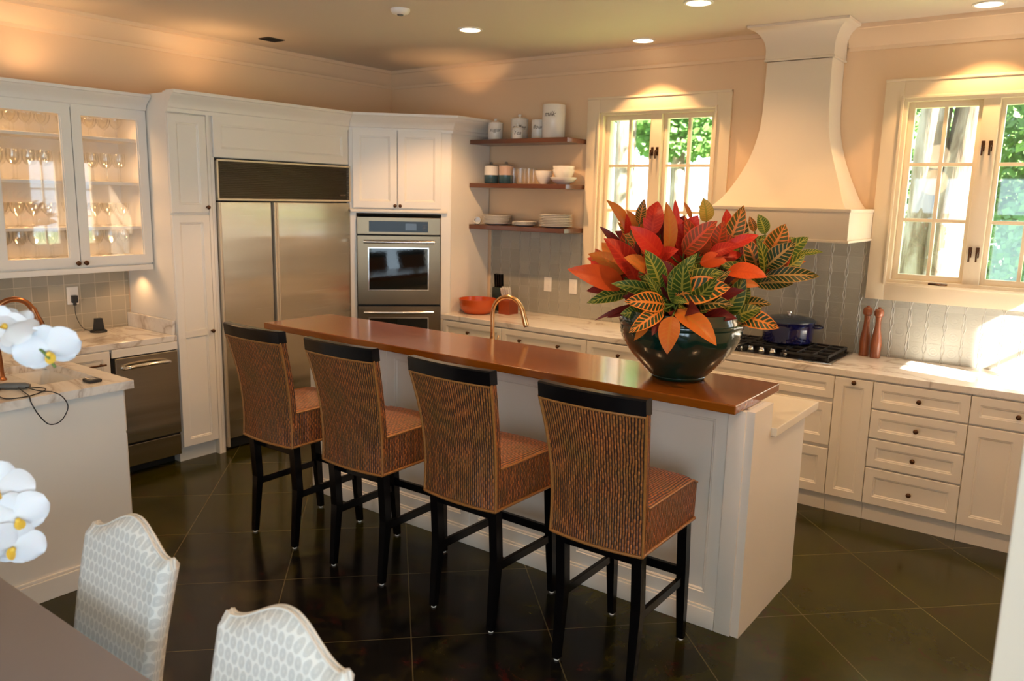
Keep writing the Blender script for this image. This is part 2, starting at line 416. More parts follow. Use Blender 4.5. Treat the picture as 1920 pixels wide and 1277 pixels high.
def m_leaf():
    n = N('croton_leaf'); u = n.xyz(n.uv())
    a = n.n('ShaderNodeVertexColor', layer_name='base'); v = n.n('ShaderNodeVertexColor', layer_name='vein')
    av = n.m_('ABSOLUTE', n.m_('MULTIPLY', n.m_('SUBTRACT', u[1], .5), 2))
    nz = n.noise(n.obj(), 30, 4, .6)
    mid = n.m_('LESS_THAN', av, n.m_('ADD', .10, n.m_('MULTIPLY', nz, .04)))
    ph = n.m_('ADD', n.m_('SUBTRACT', n.m_('MULTIPLY', u[0], 10), n.m_('MULTIPLY', av, 1.5)), n.m_('MULTIPLY', nz, .5))
    lat = n.m_('ABSOLUTE', n.m_('SUBTRACT', n.m_('FRACT', ph), .5))
    wd = n.m_('ADD', .06, n.m_('MULTIPLY', v.outputs['Alpha'], .10))
    lat = n.m_('LESS_THAN', lat, wd)
    edge = n.m_('GREATER_THAN', av, n.m_('SUBTRACT', 1.02, n.m_('MULTIPLY', v.outputs['Alpha'], .16)))
    m = n.m_('MULTIPLY', n.m_('MAXIMUM', mid, n.m_('MAXIMUM', lat, edge)), v.outputs['Alpha'])
    base = n.mix(n.m_('MULTIPLY', nz, .5), a.outputs[0], n.mix(.5, a.outputs[0], (.03, .03, .01)))
    n.P(color=n.mix(m, base, v.outputs[0]), rough=.42, spec=.35)
    n.bump(n.m_('ADD', n.m_('MULTIPLY', m, -.6), nz), .25, .003)
    tl = n.n('ShaderNodeBsdfTranslucent'); n.L(n.mix(m, base, v.outputs[0]), tl.inputs[0])
    mx = n.n('ShaderNodeMixShader'); mx.inputs[0].default_value = .18; n.L(n.b.outputs[0], mx.inputs[1]); n.L(tl.outputs[0], mx.inputs[2]); n.L(mx.outputs[0], n.out.inputs[0])
    return n.m
M['leaf'] = m_leaf()
def m_pot():
    n = N('glazed_teal_ceramic'); f = n.noise(n.scale(n.obj(), (2, 2, 5)), 2, 4)
    n.P(color=n.mix(f, (.003, .010, .013), (.002, .040, .022)), rough=.14, coat=.7, coatr=.05); return n.m
M['pot'] = m_pot()
def m_emit(name, c, s):
    n = N(name); n.P(color=(*c, 1), emis=(*c, 1), es=s); return n.m
M['lamp'] = m_emit('warm_lamp_glow', (1, .80, .55), 9)
def m_bark():
    n = N('peeling_bark'); o = n.obj(); f = n.noise(n.scale(o, (3, 3, .7)), 2, 5, .6, .8); g = n.noise(n.scale(o, (9, 9, .8)), 2, 3)
    c = n.ramp(f, [(.35, (.075, .042, .02)), (.5, (.15, .105, .065)), (.62, (.24, .195, .15))]); n.P(color=c, rough=.8); n.bump(g, .6, .03); return n.m
M['bark'] = m_bark()
def m_green(name, c1, c2, tr=.35):
    n = N(name); f = n.noise(n.obj(), 3.5, 3); c = n.mix(f, c1, c2); n.P(color=c, rough=.6)
    tl = n.n('ShaderNodeBsdfTranslucent'); n.L(c, tl.inputs[0]); mx = n.n('ShaderNodeMixShader'); mx.inputs[0].default_value = tr
    n.L(n.b.outputs[0], mx.inputs[1]); n.L(tl.outputs[0], mx.inputs[2]); n.L(mx.outputs[0], n.out.inputs[0]); return n.m
M['foliage'] = m_green('tree_foliage', (.045, .12, .02), (.13, .26, .055))
M['shrub'] = m_green('shrub_foliage', (.05, .14, .035), (.13, .27, .09))
M['lawn'] = m_green('sunlit_lawn', (.12, .20, .05), (.26, .32, .13), 0)

# ================================================================ the room
def holed(b, F, u0, u1, v0, v1, n0, n1, holes):
    us = sorted({u0, u1, *[h[0] for h in holes], *[h[1] for h in holes]}); vs_ = sorted({v0, v1, *[h[2] for h in holes], *[h[3] for h in holes]})
    us = [x for x in us if u0 <= x <= u1]; vs_ = [x for x in vs_ if v0 <= x <= v1]
    for i in range(len(us)-1):
        for j in range(len(vs_)-1):
            cu, cv = (us[i]+us[i+1])/2, (vs_[j]+vs_[j+1])/2
            if not any(h[0] < cu < h[1] and h[2] < cv < h[3] for h in holes): b.fbox(F, us[i], us[i+1], n0, n1, vs_[j], vs_[j+1])
    return b
W1 = (2.30, 3.26, 1.40, 2.555); W2 = (4.49, 5.45, 1.40, 2.555); W3 = (-.93, -.03, 1.08, 2.27)
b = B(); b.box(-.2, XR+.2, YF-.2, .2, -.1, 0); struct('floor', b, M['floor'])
b = B(); b.box(-.2, XR+.2, YF-.2, .2, H, H+.1); struct('ceiling', b, M['ceil'])
struct('wall_back', holed(B(), FYB(0), -.2, XR+.2, 0, H, 0, .2, [W1, W2]), M['wall'])
b = B(); b.box(-.2, 0, YF-.2, 0, 0, H); struct('wall_left', b, M['wall'])
struct('wall_right', holed(B(), FX(XR), YF-.2, 0, 0, H, 0, .2, [W3, (-8.2, -4.6, .3, 2.6)]), M['wall'])
b = B(); b.box(XR+.2, XR+3.6, -8.8, -4.0, 2.72, 2.86); b.box(XR+3.4, XR+3.55, -8.7, -8.55, -.25, 2.72); b.box(XR+3.4, XR+3.55, -4.25, -4.1, -.25, 2.72); struct('roof_sun_blocker', b, M['ceil'])  # unseen roof added to keep the sun out of the big side window
struct('wall_front', holed(B(), FY(YF), 0, XR, 0, H, 0, .2, [(2.9, 3.9, .35, 2.4), (4.1, 5.1, .35, 2.4)]), M['wall'])
# ceiling cornice along back and left walls
PROF = [(0, .150), (.012, .150), (.018, .128), (.030, .120), (.050, .085), (.078, .048), (.088, .030), (.100, .026), (.102, .0), (0, 0)]   # (out, down)
def cornice(name, p0, p1, out, prof=PROF, zt=H, mat='trim', parent=None):
    b = B(); p0, p1, out = Vector(p0), Vector(p1), Vector(out)
    f = lambda p: (lambda a, d: p + out*a + Vector((0, 0, zt-d)))
    b.prism(prof, f(p0), f(p1))
    return struct(name, b, M[mat], 30) if parent is None else b.build(name, M[mat], parent, 30)
cornice('trim_1', (0, 0, 0), (3.66, 0, 0), (0, -1, 0)); cornice('trim_2', (4.13, 0, 0), (XR, 0, 0), (0, -1, 0))
cornice('trim_3', (0, YF, 0), (0, 0, 0), (1, 0, 0))
b = B(); b.box(5.563, 6.3, -4.0, -3.86, 0, H); b.box(5.556, 5.70, -4.022, -4.0, 0, 2.5, .004); b.box(5.62, 6.3, -4.018, -4.0, 0, .14, .003)
struct('wall_stub', b, M['ceil'])

# ---------------- windows
def window(idx, W, F, wl):
    u0, u1, v0, v1 = W
    root = bpy.data.objects.new('window_%d' % idx, None); col.objects.link(root); root['kind'] = 'structure'
    base = F[0] + F[1]*((u0+u1)/2) + F[2]*v0; root.location = base; ROOTM[root.name] = Matrix.Translation(base)
    b = B(); cw = .112                                   # casing boards
    b.fbox(F, u0-cw, u0, 0, .022, v0-cw, v1+cw, .003); b.fbox(F, u1, u1+cw, 0, .022, v0-cw, v1+cw, .003)
    b.fbox(F, u0, u1, 0, .0215, v1, v1+cw, .003); b.fbox(F, u0, u1, 0, .0215, v0-cw, v0, .003)
    for (a, c, d, e) in ((u0-.012, u0+.004, v0-.012, v1+.012), (u1-.004, u1+.012, v0-.012, v1+.012)): b.fbox(F, a, c, .018, .034, d, e, .003)
    b.fbox(F, u0+.005, u1-.005, .018, .0335, v1-.004, v1+.012, .003); b.fbox(F, u0+.005, u1-.005, .018, .0335, v0-.012, v0+.004, .003)
    if wl: b.fbox(F, u0-cw, u1+cw, 0, .030, v1+cw-.012, v1+cw+.004, .002)
    b.build('casing', M['wintrim'], root, 30)
    b = B()                                              # jamb lining and the fixed frame
    b.fbox(F, u0, u0+.022, -.19, .001, v0, v1); b.fbox(F, u1-.022, u1, -.19, .001, v0, v1); b.fbox(F, u0+.022, u1-.022, -.19, .0005, v1-.022, v1); b.fbox(F, u0+.022, u1-.022, -.19, .0005, v0, v0+.022)
    um = (u0+u1)/2
    b.fbox(F, um-.045, um+.045, -.11, -.005, v0, v1, .004)
    b.build('frame', M['wintrim'], root, 30)
    for (a, c) in ((u0+.022, um-.036), (um+.036, u1-.022)):
        s = B(); st = .036; n0, n1 = -.095, -.05
        s.fbox(F, a, a+st, n0, n1, v0+.022, v1-.022, .003); s.fbox(F, c-st, c, n0, n1, v0+.022, v1-.022, .003)
        s.fbox(F, a, c, n0+.001, n1-.001, v1-.022-st, v1-.022, .003); s.fbox(F, a, c, n0+.001, n1-.001, v0+.022, v0+.022+st, .003)
        s.fbox(F, (a+c)/2-.011, (a+c)/2+.011, n0+.008, n1-.004, v0+.03, v1-.03, .003)
        for k in (1, 2):
            z = v0+.022+st + k*(v1-v0-.044-2*st)/3
            s.fbox(F, a+.01, c-.01, n0+.009, n1-.005, z-.011, z+.011, .003)
        so_ = s.build('sash', M['wintrim'], root, 30)
        g = B(); g.fbox(F, a+st-.006, c-st+.006, -.076, -.072, v0+.022+st-.006, v1-.022-st+.006); g.build('glass', M['glass'], so_)
    for du in (-.020, .020):                              # pairs of latch levers on the meeting post
        for z in (v0+.22, v1-.30):
            l = B(); p = F[0]+F[1]*(um+du)+F[2]*z
            l.fbox(F, um+du-.010, um+du+.010, -.005, .004, z-.032, z+.032, .003); l.cyl(p+F[3]*0, p+F[3]*.03, .007, n=10)
            l.tube([p+F[3]*.026+F[2]*.008, p+F[3]*.034-F[2]*.02, p+F[3]*.028-F[2]*.055], .006, 8)
            l.build('latch', M['bronze'], root, 40)
    for uu in ((u0+um)/2+.05,):
        l = B(); p = F[0]+F[1]*uu+F[2]*(v0+.012)
        l.fbox(F, uu-.04, uu+.04, -.03, .012, v0+.004, v0+.016, .003); l.tube([p+F[3]*.01, p+F[3]*.03+F[1]*.03, p+F[3]*.022+F[1]*.07], .006, 8)
        l.build('crank', M['bronze'], root, 40)
window(1, W1, FY(0), True); window(2, W2, FY(0), True)
FXR = (Vector((XR, 0, 0)), Vector((0, 1, 0)), Vector((0, 0, 1)), Vector((-1, 0, 0)))
window(3, W3, FXR, False)
for i, (a, c) in enumerate(((2.9, 3.9), (4.1, 5.1))):  # rear windows out of view, added to let daylight in
    FF = (Vector((0, YF, 0)), Vector((1, 0, 0)), Vector((0, 0, 1)), Vector((0, 1, 0)))
    root = bpy.data.objects.new('window_%d' % (4+i), None); col.objects.link(root); root['kind'] = 'structure'; ROOTM[root.name] = Matrix.Identity(4)
    b = B()
    for u in (a, (a+c)/2-.04, c-.08): b.fbox(FF, u, u+.08, -.12, -.04, .35, 2.4, .004)
    for v in (.35, 1.7, 2.32): b.fbox(FF, a, c, -.119, -.041, v, v+.08, .004)
    b.build('frame', M['wintrim'], root, 30)
root = bpy.data.objects.new('window_6', None); col.objects.link(root); root['kind'] = 'structure'; ROOTM[root.name] = Matrix.Identity(4)  # side window out of view, added for cool daylight on the peninsula
b = B()
for u in (-8.2, -7.03, -5.83, -4.68): b.fbox(FXR, u, u+.08, -.12, -.04, .3, 2.6, .004)
for v in (.3, 2.0, 2.52): b.fbox(FXR, -8.2, -4.6, -.119, -.041, v, v+.08, .004)
b.build('frame', M['wintrim'], root, 30)

# ---------------- tile
b = B(); HO = [(2.185, 3.375, 1.288, 3), (4.378, 5.562, 1.288, 3)]
holed(b, FY(0), 1.235, 2.2, .914, 1.60, 0, .008, HO); holed(b, FY(0), 2.2, 3.43, .914, 1.66, 0, .008, HO)
holed(b, FY(0), 3.43, 4.378, .914, 1.69, 0, .008, HO); holed(b, FY(0), 4.378, XR, .914, 1.288, 0, .008, HO)
struct('trim_4', b, M['tile'])
b = B(); b.box(0, .008, -4.4, -2.66, .914, 1.36); struct('trim_5', b, M['tile_plain'])

# ================================================================ cabinetry helpers
def knob(F, u, v, n, parent, mat='bronze', s=1.0):
    b = B(); p = F[0]+F[1]*u+F[2]*v+F[3]*n
    b.lathe([(.007*s, 0), (.005*s, .008*s), (.005*s, .012*s), (.012*s, .018*s), (.0145*s, .023*s), (.0125*s, .029*s), (.006*s, .032*s)], p, 14, True, F[3])
    b.build('knob', M[mat], parent, 50)
def front(F, u0, u1, v0, v1, parent, name='door', knobs=(), fr=.055, n=.0, t=.02, g=.002, km='bronze'):
    b = B(); F2 = (F[0]+F[3]*n, F[1], F[2], F[3]); b.panel(F2, u0+g, u1-g, v0+g, v1-g, t, fr)
    o = b.build(name, M['cab'], parent, 25)
    for (ku, kv) in knobs: knob(F, ku, kv, n+t, o, km)
    return o
CROWN = [(0, .135), (.008, .135), (.010, .112), (.020, .106), (.024, .086), (.034, .070), (.056, .046), (.074, .034), (.080, .024), (.092, .020), (.092, .0), (0, 0)]
def sweep(b, prof, path, outs, zt):
    prev = None
    for p, o in zip(path, outs):
        cur = b.ring([Vector((p[0]+o[0]*a, p[1]+o[1]*a, zt-d)) for a, d in prof])
        if prev: b.bridge(prev, cur)
        else: b.cap(cur, True)
        prev = cur
    b.cap(prev)
GD = .003   # shadow gap

# ---------------- tall pantry cabinet
PX = .59
r_ = thing('pantry_cabinet', 'tall narrow white pantry cabinet with two stacked doors beside the refrigerator', 'cabinet', (.3, -2.5, 0))
b = B(); b.box(0.01, PX, -2.655, -2.353, .10, 2.51); b.box(0.01, PX-.035, -2.655, -2.353, 0, .10); b.box(PX-.05, PX+.02, -2.375, -2.353, 0, 2.40)
b.build('body', M['cab'], r_)
F = FX(PX)
o = front(F, -2.655, -2.375, 1.735, 2.385, r_, 'door', ((-2.395, 1.775),)); o = front(F, -2.655, -2.375, .112, 1.725, r_, 'door', ((-2.400, .915),), fr=.05)
b = B(); b.fbox(F, -2.60, -2.43, .012, .018, .885, .935, .004); b.build('middle_rail', M['cab'], r_)
TOPZ = 2.525
b = B(); sweep(b, CROWN, [(PX+.015, -2.655), (PX+.015, -2.353)], [(1, 0), (1, 0)], TOPZ); b.box(PX-.02, PX+.0155, -2.654, -2.353, 2.39, TOPZ-.005)
b.build('crown', M['cab'], r_, 30)

# ---------------- cabinet over and around the refrigerator
r_ = thing('refrigerator_surround', 'white cabinet panel and crown above the wide steel refrigerator', 'cabinet', (.3, -1.7, 2.12))
b = B(); b.box(0.01, PX, -2.350, -1.10, 2.115, 2.40); b.box(PX-.05, PX+.02, -2.351, -2.325, .0, 2.115); b.box(0.01, PX+.018, -1.097, -1.078, 0, 2.40)
b.build('body', M['cab'], r_)
front(F, -2.325, -1.10, 2.115, 2.40, r_, 'door', (), fr=.06)
b = B(); c8 = .4142; sweep(b, CROWN, [(PX+.015, -2.353), (PX+.015, -1.092)], [(1, 0), (1, -c8*1)], TOPZ); b.box(0.01, PX+.015, -2.353, -1.092, 2.405, TOPZ-.01)
b.build('crown', M['cab'], r_, 30)

# ---------------- refrigerator
r_ = thing('refrigerator', 'wide built-in stainless steel side-by-side refrigerator with a louvred top grille', 'refrigerator', (.3, -1.7, 0))
y0, y1, ym = -2.318, -1.10, -1.845
b = B(); b.box(.02, .585, y0, y1, .09, 2.105); b.box(.02, .52, y0, y1, 0, .09); b.build('body', M['dark'], r_)
Fr = FX(.585)
b = B()
b.fbox(Fr, y0, y0+.012, 0, .045, 1.83, 2.105, .001); b.fbox(Fr, y1-.012, y1, 0, .045, 1.83, 2.105, .001); b.fbox(Fr, y0, y1, 0, .046, 2.092, 2.105, .001); b.fbox(Fr, y0, y1, 0, .046, 1.822, 1.836, .001)
b.build('grille_frame', M['alu'], r_)
b = B(); k = 0; z = 1.840
b.fbox(Fr, y0+.01, y1-.01, 0, .012, 1.835, 2.095)
while z < 2.086:
    b.fbox(Fr, y0+.013, y1-.013, .012, .040, z, z+.0062, .0015); z += .0125
b.build('grille', M['steel_dark'], r_)
b = B(); b.fbox(Fr, y1-.115, y1-.045, .040, .043, 1.862, 1.885, .001); bd = b.build('badge', M['steel_dark'], r_)
text_mesh('SUB-ZERO', .013, 'lettering', M['chrome'], bd, lambda x, y, h: Vector((.585+.0432+h, y1-.08+x, 1.8735+y)))
for (a, c, nm) in ((y0+.022, ym-.030, 0), (ym+.030, y1-.004, 1)):
    b = B(); b.fbox(Fr, a, c, 0, .040, .10, 1.812, .004); d_ = b.build('door', M['steel'], r_)
    b = B()
    if nm == 0:
        b.fbox(Fr, c+.012, c+.030, .0, .062, .10, 1.812, .004)
        b.fbox(Fr, a-.022, a-.006, .0, .050, .04, 1.812, .002)
    else: b.fbox(Fr, a-.028, a-.012, .0, .062, .10, 1.812, .004)
    b.build('handle', M['alu'], d_)
b = B(); b.fbox(Fr, y0+.02, y1-.01, -.03, -.012, .01, .09, .002); b.build('toe_grille', M['dark'], r_)

# ---------------- diagonal oven cabinet
s2 = math.sqrt(.5); FD = (Vector((.61, -1.10, 0)), Vector((s2, s2, 0)), Vector((0, 0, 1)), Vector((s2, -s2, 0)))
WD = .836; ex, ey = .61+WD*s2, -1.10+WD*s2
r_ = thing('oven_cabinet', 'white diagonal corner cabinet with two upper doors above the double oven', 'cabinet', (.7, -.6, 0))
b = B()
def pent(z0, z1, i=0): b.prism([(.625, -1.074), (ex-.008, ey-.012), (ex, -.01), (.012, -.01), (.012, -1.074)], lambda x, y: Vector((x, y, z0)), lambda x, y: Vector((x, y, z1)))
pent(1.735, 2.41); pent(0.0, .10)
b.fbox(FD, .004, .056, -.03, 0, .0, 2.41); b.fbox(FD, .750, WD-.002, -.03, 0, .0, 2.41); b.fbox(FD, .056, .750, -.03, 0, .10, .55)
b.box(ex-.022, ex, ey-.005, -.01, 0, 2.41)
b.build('body', M['cab'], r_)
front(FD, .030, .388, 1.775, 2.405, r_, 'door', ((.370, 1.797),), km='bronze'); front(FD, .392, .752, 1.775, 2.405, r_, 'door', ((.412, 1.797),))
b = B(); b.fbox(FD, .01, .80, .0, .028, 1.742, 1.768, .008); b.build('ledge_moulding', M['cab'], r_, 30)
front(FD, .056, .752, .12, .53, r_, 'drawer', ())
b = B(); q = Vector((.61, -1.10)); nD = (s2, -s2)
e1 = (1, -c8)  # mitre with the fridge run (135 degrees)
e2 = (1, -c8)
sweep(b, CROWN, [(PX+.018, -1.092), (ex+.008, ey-.008), (ex+.008, -.012)], [(1, -c8), (1, -c8), (1, 0)], TOPZ)
b.prism([(.02, -1.09), (.605, -1.09), (ex, ey), (ex, -.012), (.02, -.012)], lambda x, y: Vector((x, y, 2.405)), lambda x, y: Vector((x, y, TOPZ-.01)))
b.build('crown', M['cab'], r_, 30)
lt = bpy.data.lights.new('puck', 'SPOT'); lt.energy = 3; lt.color = WARM; lt.spot_size = R(115); lt.spot_blend = .35; lt.shadow_soft_size = .03
lo = bpy.data.objects.new('puck', lt); col.objects.link(lo); lo.location = (1.03, -.30, TOPZ+.03); lo.rotation_euler = (R(180), 0, 0)
b = B(); b.cyl((1.03, -.30, TOPZ-.01), (1.03, -.30, TOPZ+.015), .04); single('puck_lamp', b, M['brass'], 'small round puck lamp on top of the diagonal corner cabinet', 'lamp', (1.03, -.30, TOPZ-.01))

# ---------------- double oven
r_ = thing('double_oven', 'stainless steel double wall oven with black glass windows in the diagonal corner', 'oven', (.75, -.75, .56))
b = B(); b.fbox(FD, .062, .744, -.45, -.002, .56, 1.70); b.build('housing', M['dark'], r_)
b = B(); b.fbox(FD, .061, .745, 0, .022, 1.563, 1.704, .003); cp_ = b.build('control_panel', M['steel_oven'], r_)
b = B(); b.fbox(FD, .158, .640, .0225, .0255, 1.584, 1.672, .001); dp = b.build('display', M['black'], cp_)
b = B()
for i in range(3):
    for j in range(3): b.fbox(FD, .597+i*.012, .603+i*.012, .0256, .0262, 1.60+j*.018, 1.606+j*.018)
b.build('keypad', M['grey'], dp)
b = B(); b.fbox(FD, .455, .545, .0256, .0262, 1.60, 1.655); b.build('screen', flat('dim_display', (.02, .022, .035), .15), dp)
for (z0, z1, w0, w1) in ((.985, 1.552, 1.108, 1.450), (.565, .968, .60, .866)):
    b = B()
    holed(b, FD, .064, .742, z0, z1, 0, .030, [(.157, .640, w0, w1)])
    d_ = b.build('door', M['steel_oven'], r_)
    b = B(); b.fbox(FD, .157, .640, .004, .024, w0, w1); b.build('window', flat('black_oven_glass', (.004, .005, .004), .04), d_)
    b = B(); b.fbox(FD, .150, .157, .02, .034, w0-.007, w1+.007); b.fbox(FD, .640, .647, .02, .034, w0-.007, w1+.007); b.fbox(FD, .150, .647, .02, .0345, w0-.007, w0); b.fbox(FD, .150, .647, .02, .0345, w1, w1+.007); b.build('window_trim', M['chrome'], d_)
    zh = z1-.048; P_ = lambda u, n: FD[0]+FD[1]*u+FD[3]*n+Vector((0, 0, zh))
    b = B(); b.tube([P_(.115, .070), P_(.25, .074), P_(.40, .076), P_(.55, .074), P_(.69, .070)], .013, 14); b.cyl(P_(.16, .028), P_(.16, .068), .010); b.cyl(P_(.645, .028), P_(.645, .068), .010)
    b.build('handle', M['chrome'], d_, 50)

# ---------------- glass-front wall cabinet
GX = .34
r_ = thing('glass_cabinet', 'white wall cabinet with glass doors full of stemware', 'cabinet', (.18, -3.14, 1.38))
b = B(); yA, yB = -3.635, -2.662
b.box(.005, .02, yA, yB, 1.38, 2.41); b.box(.02, GX, yA, yA+.018, 1.38, 2.41); b.box(.02, GX, yB-.018, yB, 1.38, 2.41); b.box(.02, GX, yA+.018, yB-.018, 1.38, 1.44); b.box(.02, GX, yA+.018, yB-.018, 2.385, 2.41)
b.box(GX-.018, GX, -3.165, -3.135, 1.44, 2.385)
b.build('body', M['cab'], r_)
SHZ = (1.64, 1.93, 2.215)
for z in SHZ: b = B(); b.box(.022, GX-.03, yA+.02, yB-.02, z-.02, z, .002); b.build('shelf', M['cab'], r_)
Fg = FX(GX)
for (a, c, ku) in ((yA, -3.152, -3.175), (-3.148, yB, -3.125)):
    b = B(); st = .058
    holed(b, Fg, a+.001, c-.001, 1.395, 2.395, 0, .022, [(a+st, c-st, 1.452, 2.335)])
    b.fbox(Fg, a+st-.001, a+st+.008, .004, .014, 1.452, 2.335, .002); b.fbox(Fg, c-st-.008, c-st+.001, .004, .014, 1.452, 2.335, .002)
    d_ = b.build('door', M['cab'], r_)
    b = B(); b.fbox(Fg, a+st-.004, c-st+.004, .007, .011, 1.449, 2.338); b.build('glass_pane', M['glass'], d_)
    knob(Fg, ku, 1.415, .022, d_, 'bronze', 1.1)
b = B(); b.box(.02, GX+.018, yA, yB, 1.352, 1.380, .004); b.box(GX-.005, GX+.02, yA, yB, 1.345, 1.382, .004); b.build('light_rail', M['cab'], r_, 30)
b = B(); sweep(b, [(a*1.0, d*.9) for a, d in CROWN], [(GX+.01, yA), (GX+.01, yB)], [(1, 0), (1, 0)], 2.50); b.box(.01, GX+.01, yA, yB, 2.405, 2.49); b.build('crown', M['cab'], r_, 30)
def lamp_at(name, loc, e, rot=(0, 0, 0), size=100, blend=.6, soft=.03, colr=WARM, typ='SPOT', parent=None):
    l = bpy.data.lights.new(name, typ); l.energy = e; l.color = colr; l.shadow_soft_size = soft
    if typ == 'SPOT': l.spot_size = R(size); l.spot_blend = blend
    o = bpy.data.objects.new(name, l); col.objects.link(o); o.location = loc; o.rotation_euler = rot; return o
for i, y in enumerate((-2.74, -3.20)):
    b = B(); b.lathe([(.030, 0), (.030, -.014), (.024, -.016)], (.20, y, 1.351), 16); k = single('cabinet_lamp', b, M['chrome'], 'small puck lamp under the glass cabinet, %s' % ('beside the tall pantry' if i == 0 else 'above the sockets'), 'lamp', (.20, y, 1.351))
    lamp_at('puck_light', (.20, y, 1.33), 3.2 if i == 0 else 2, size=130)
for (ux, uy, uz, ue, lb) in ((.17, -3.25, 2.50, 5.5, 'small up-facing puck lamp on top of the glass-front cabinet'), (.26, -2.1, 2.525, 5, 'small up-facing puck lamp on top of the refrigerator cabinet')):
    b = B(); b.cyl((ux, uy, uz-.012), (ux, uy, uz+.012), .035); single('puck_lamp', b, M['brass'], lb, 'lamp', (ux, uy, uz-.012)); lamp_at('uplight', (ux+.05, uy, uz+.03), ue, (R(180), 0, 0), 165, 1)
for zz in (2.37,)+tuple(q-.035 for q in SHZ):
    for yy in (-2.9, -3.4): lamp_at('added_bay_fill', (.28, yy, zz), 6, size=170, blend=1)  # fill lights without fittings, added in each bay to brighten the interior

# ---------------- stemware
def goblet(kind):
    t = thing('wine_glass', '', 'glass')
    b = B()
    if kind == 0: bowl = [(.006, .088), (.022, .098), (.033, .120), (.036, .145), (.032, .180), (.031, .183), (.0345, .145), (.0315, .121), (.021, .100), (.003, .093)]
    else: bowl = [(.006, .070), (.030, .095), (.040, .125), (.043, .150), (.0415, .151), (.0385, .125), (.029, .097), (.003, .074)]
    b.lathe(bowl, n=14, caps=False); b.build('bowl', M['stemglass'], t, 60)
    h = bowl[0][1]; b = B(); b.lathe([(.033, 0), (.033, .002), (.008, .006), (.0035, .015), (.0032, h-.01), (.006, h)], n=14); b.build('stem', M['stemglass'], t, 60)
    return t
cnt = {}; ORD = ['first', 'second', 'third', 'fourth', 'fifth', 'sixth', 'seventh', 'eighth', 'ninth', 'tenth']
g0 = goblet(0); g1 = goblet(1); used = set()
for si, (z, lab) in enumerate(zip((1.441,)+tuple(q+.001 for q in SHZ), ('lowest', 'second', 'third', 'top'))):
    src = g0 if si % 2 == 0 else g1
    for row, x in enumerate((.10, .19, .275)):
        for k in range(5 if row < 2 else 4):
            for side in (0, 1):
                y = (-3.60 if side == 0 else -3.125) + .045 + k*.09 + (.03 if row == 1 else 0)
                if not (yA+.06 < y < yB-.06) or abs(y+3.15) < .04: continue
                if si == 3 and row == 2: continue
                h_ = .97 if si != 3 else .85
                cnt[(si, row)] = cnt.get((si, row), 0)+1; lb = 'clear stemmed glass, %s row of the %s cabinet shelf, %s from the far end' % (('back', 'middle', 'front')[row], lab, ORD[cnt[(si, row)]-1])
                if id(src) not in used:
                    used.add(id(src)); o = src; o.location = (x, y, z); o['label'] = lb
                else: o = dup(src, (x, y, z), rnd.random()*6, lb)
                o['group'] = 'glasses on the %s cabinet shelf' % lab
                if si == 3: o.scale = (.9, .9, .82)

# ================================================================ left counter run
CZ = .914; LX = .60
r_ = thing('base_cabinet', 'white base cabinet with a bar-handled drawer beside the steel dishwasher', 'cabinet', (.3, -3.4, 0))
b = B(); b.box(.01, .585, -3.64, -3.118, .10, .872); b.box(.01, .53, -3.64, -3.118, 0, .10); b.build('body', M['cab'], r_)
F = FX(.585); front(F, -3.60, -3.125, .63, .868, r_, 'drawer', (), fr=.045); dr = r_.children[-1]
b = B(); b.cyl((.64, -3.36, .79), (.64, -3.17, .79), .006); b.cyl((.605, -3.34, .79), (.64, -3.34, .79), .005); b.cyl((.605, -3.19, .79), (.64, -3.19, .79), .005); b.build('bar_handle', M['bronze'], dr, 50)
front(F, -3.60, -3.125, .115, .622, r_, 'door', ())
r_ = thing('dishwasher', 'stainless steel dishwasher with a curved bar handle beside the pantry', 'dishwasher', (.3, -2.89, 0))
b = B(); b.box(.02, .585, -3.112, -2.662, .09, .85); b.box(.02, .50, -3.11, -2.664, 0, .09); b.build('body', M['dark'], r_)
b = B(); b.box(.586, .612, -3.098, -2.668, .235, .812, .004); d_ = b.build('door', M['steel'], r_)
b = B(); b.box(.586, .606, -3.095, -2.670, .075, .222, .004); b.build('kick_panel', M['steel'], r_)
b = B(); b.tube(smooth_path([(.612, -3.045, .742), (.650, -3.02, .752), (.662, -2.89, .758), (.650, -2.76, .752), (.612, -2.735, .742)], 6), .013, 12, .8); b.build('handle', M['chrome'], d_, 60)
b = B(); b.box(.586, .602, -3.112, -2.662, .818, .872, .002); b.box(.03, .586, -3.112, -2.662, .853, .872); b.build('top_rail', M['cab'], r_)
b = B(); b.box(.009, LX, -3.655, -2.66, CZ-.040, CZ, .004); b.box(.009, LX-.01, -2.684, -2.660, CZ, CZ+.10, .004)
single('marble_countertop', b, M['marble'], 'veined marble worktop with an upstand against the pantry side', 'countertop', (.3, -3.1, CZ-.04))

# outlet, charger, dock
def plate(name, F, u, v, label, hs=2):
    t = thing(name, label, 'outlet', F[0]+F[1]*u+F[2]*v)
    b = B(); b.fbox(F, u-.038, u+.038, 0, .006, v-.060, v+.060, .003); b.build('cover_plate', M['outlet'], t, 30)
    for s in (-.02, .02)[:hs]:
        b = B(); b.fbox(F, u-.014, u+.014, .006, .009, v+s-.013, v+s+.013, .002)
        for du in (-.006, .006): b.fbox(F, u+du-.001, u+du+.001, .0088, .0095, v+s-.004, v+s+.006)
        b.build('socket', M['outlet'], t)
    return t
FL = FX(.008); FBk = FY(-.008)
plate('wall_outlet', FL, -3.055, 1.165, 'white wall outlet with a black charger plugged in')
b = B(); b.box(.018, .048, -3.072, -3.036, 1.118, 1.168, .004); b.box(.022, .042, -3.062, -3.046, 1.100, 1.118, .002); single('charger_plug', b, M['blackmat'], 'black charger plug in the wall outlet', 'charger', (.018, -3.055, 1.10))
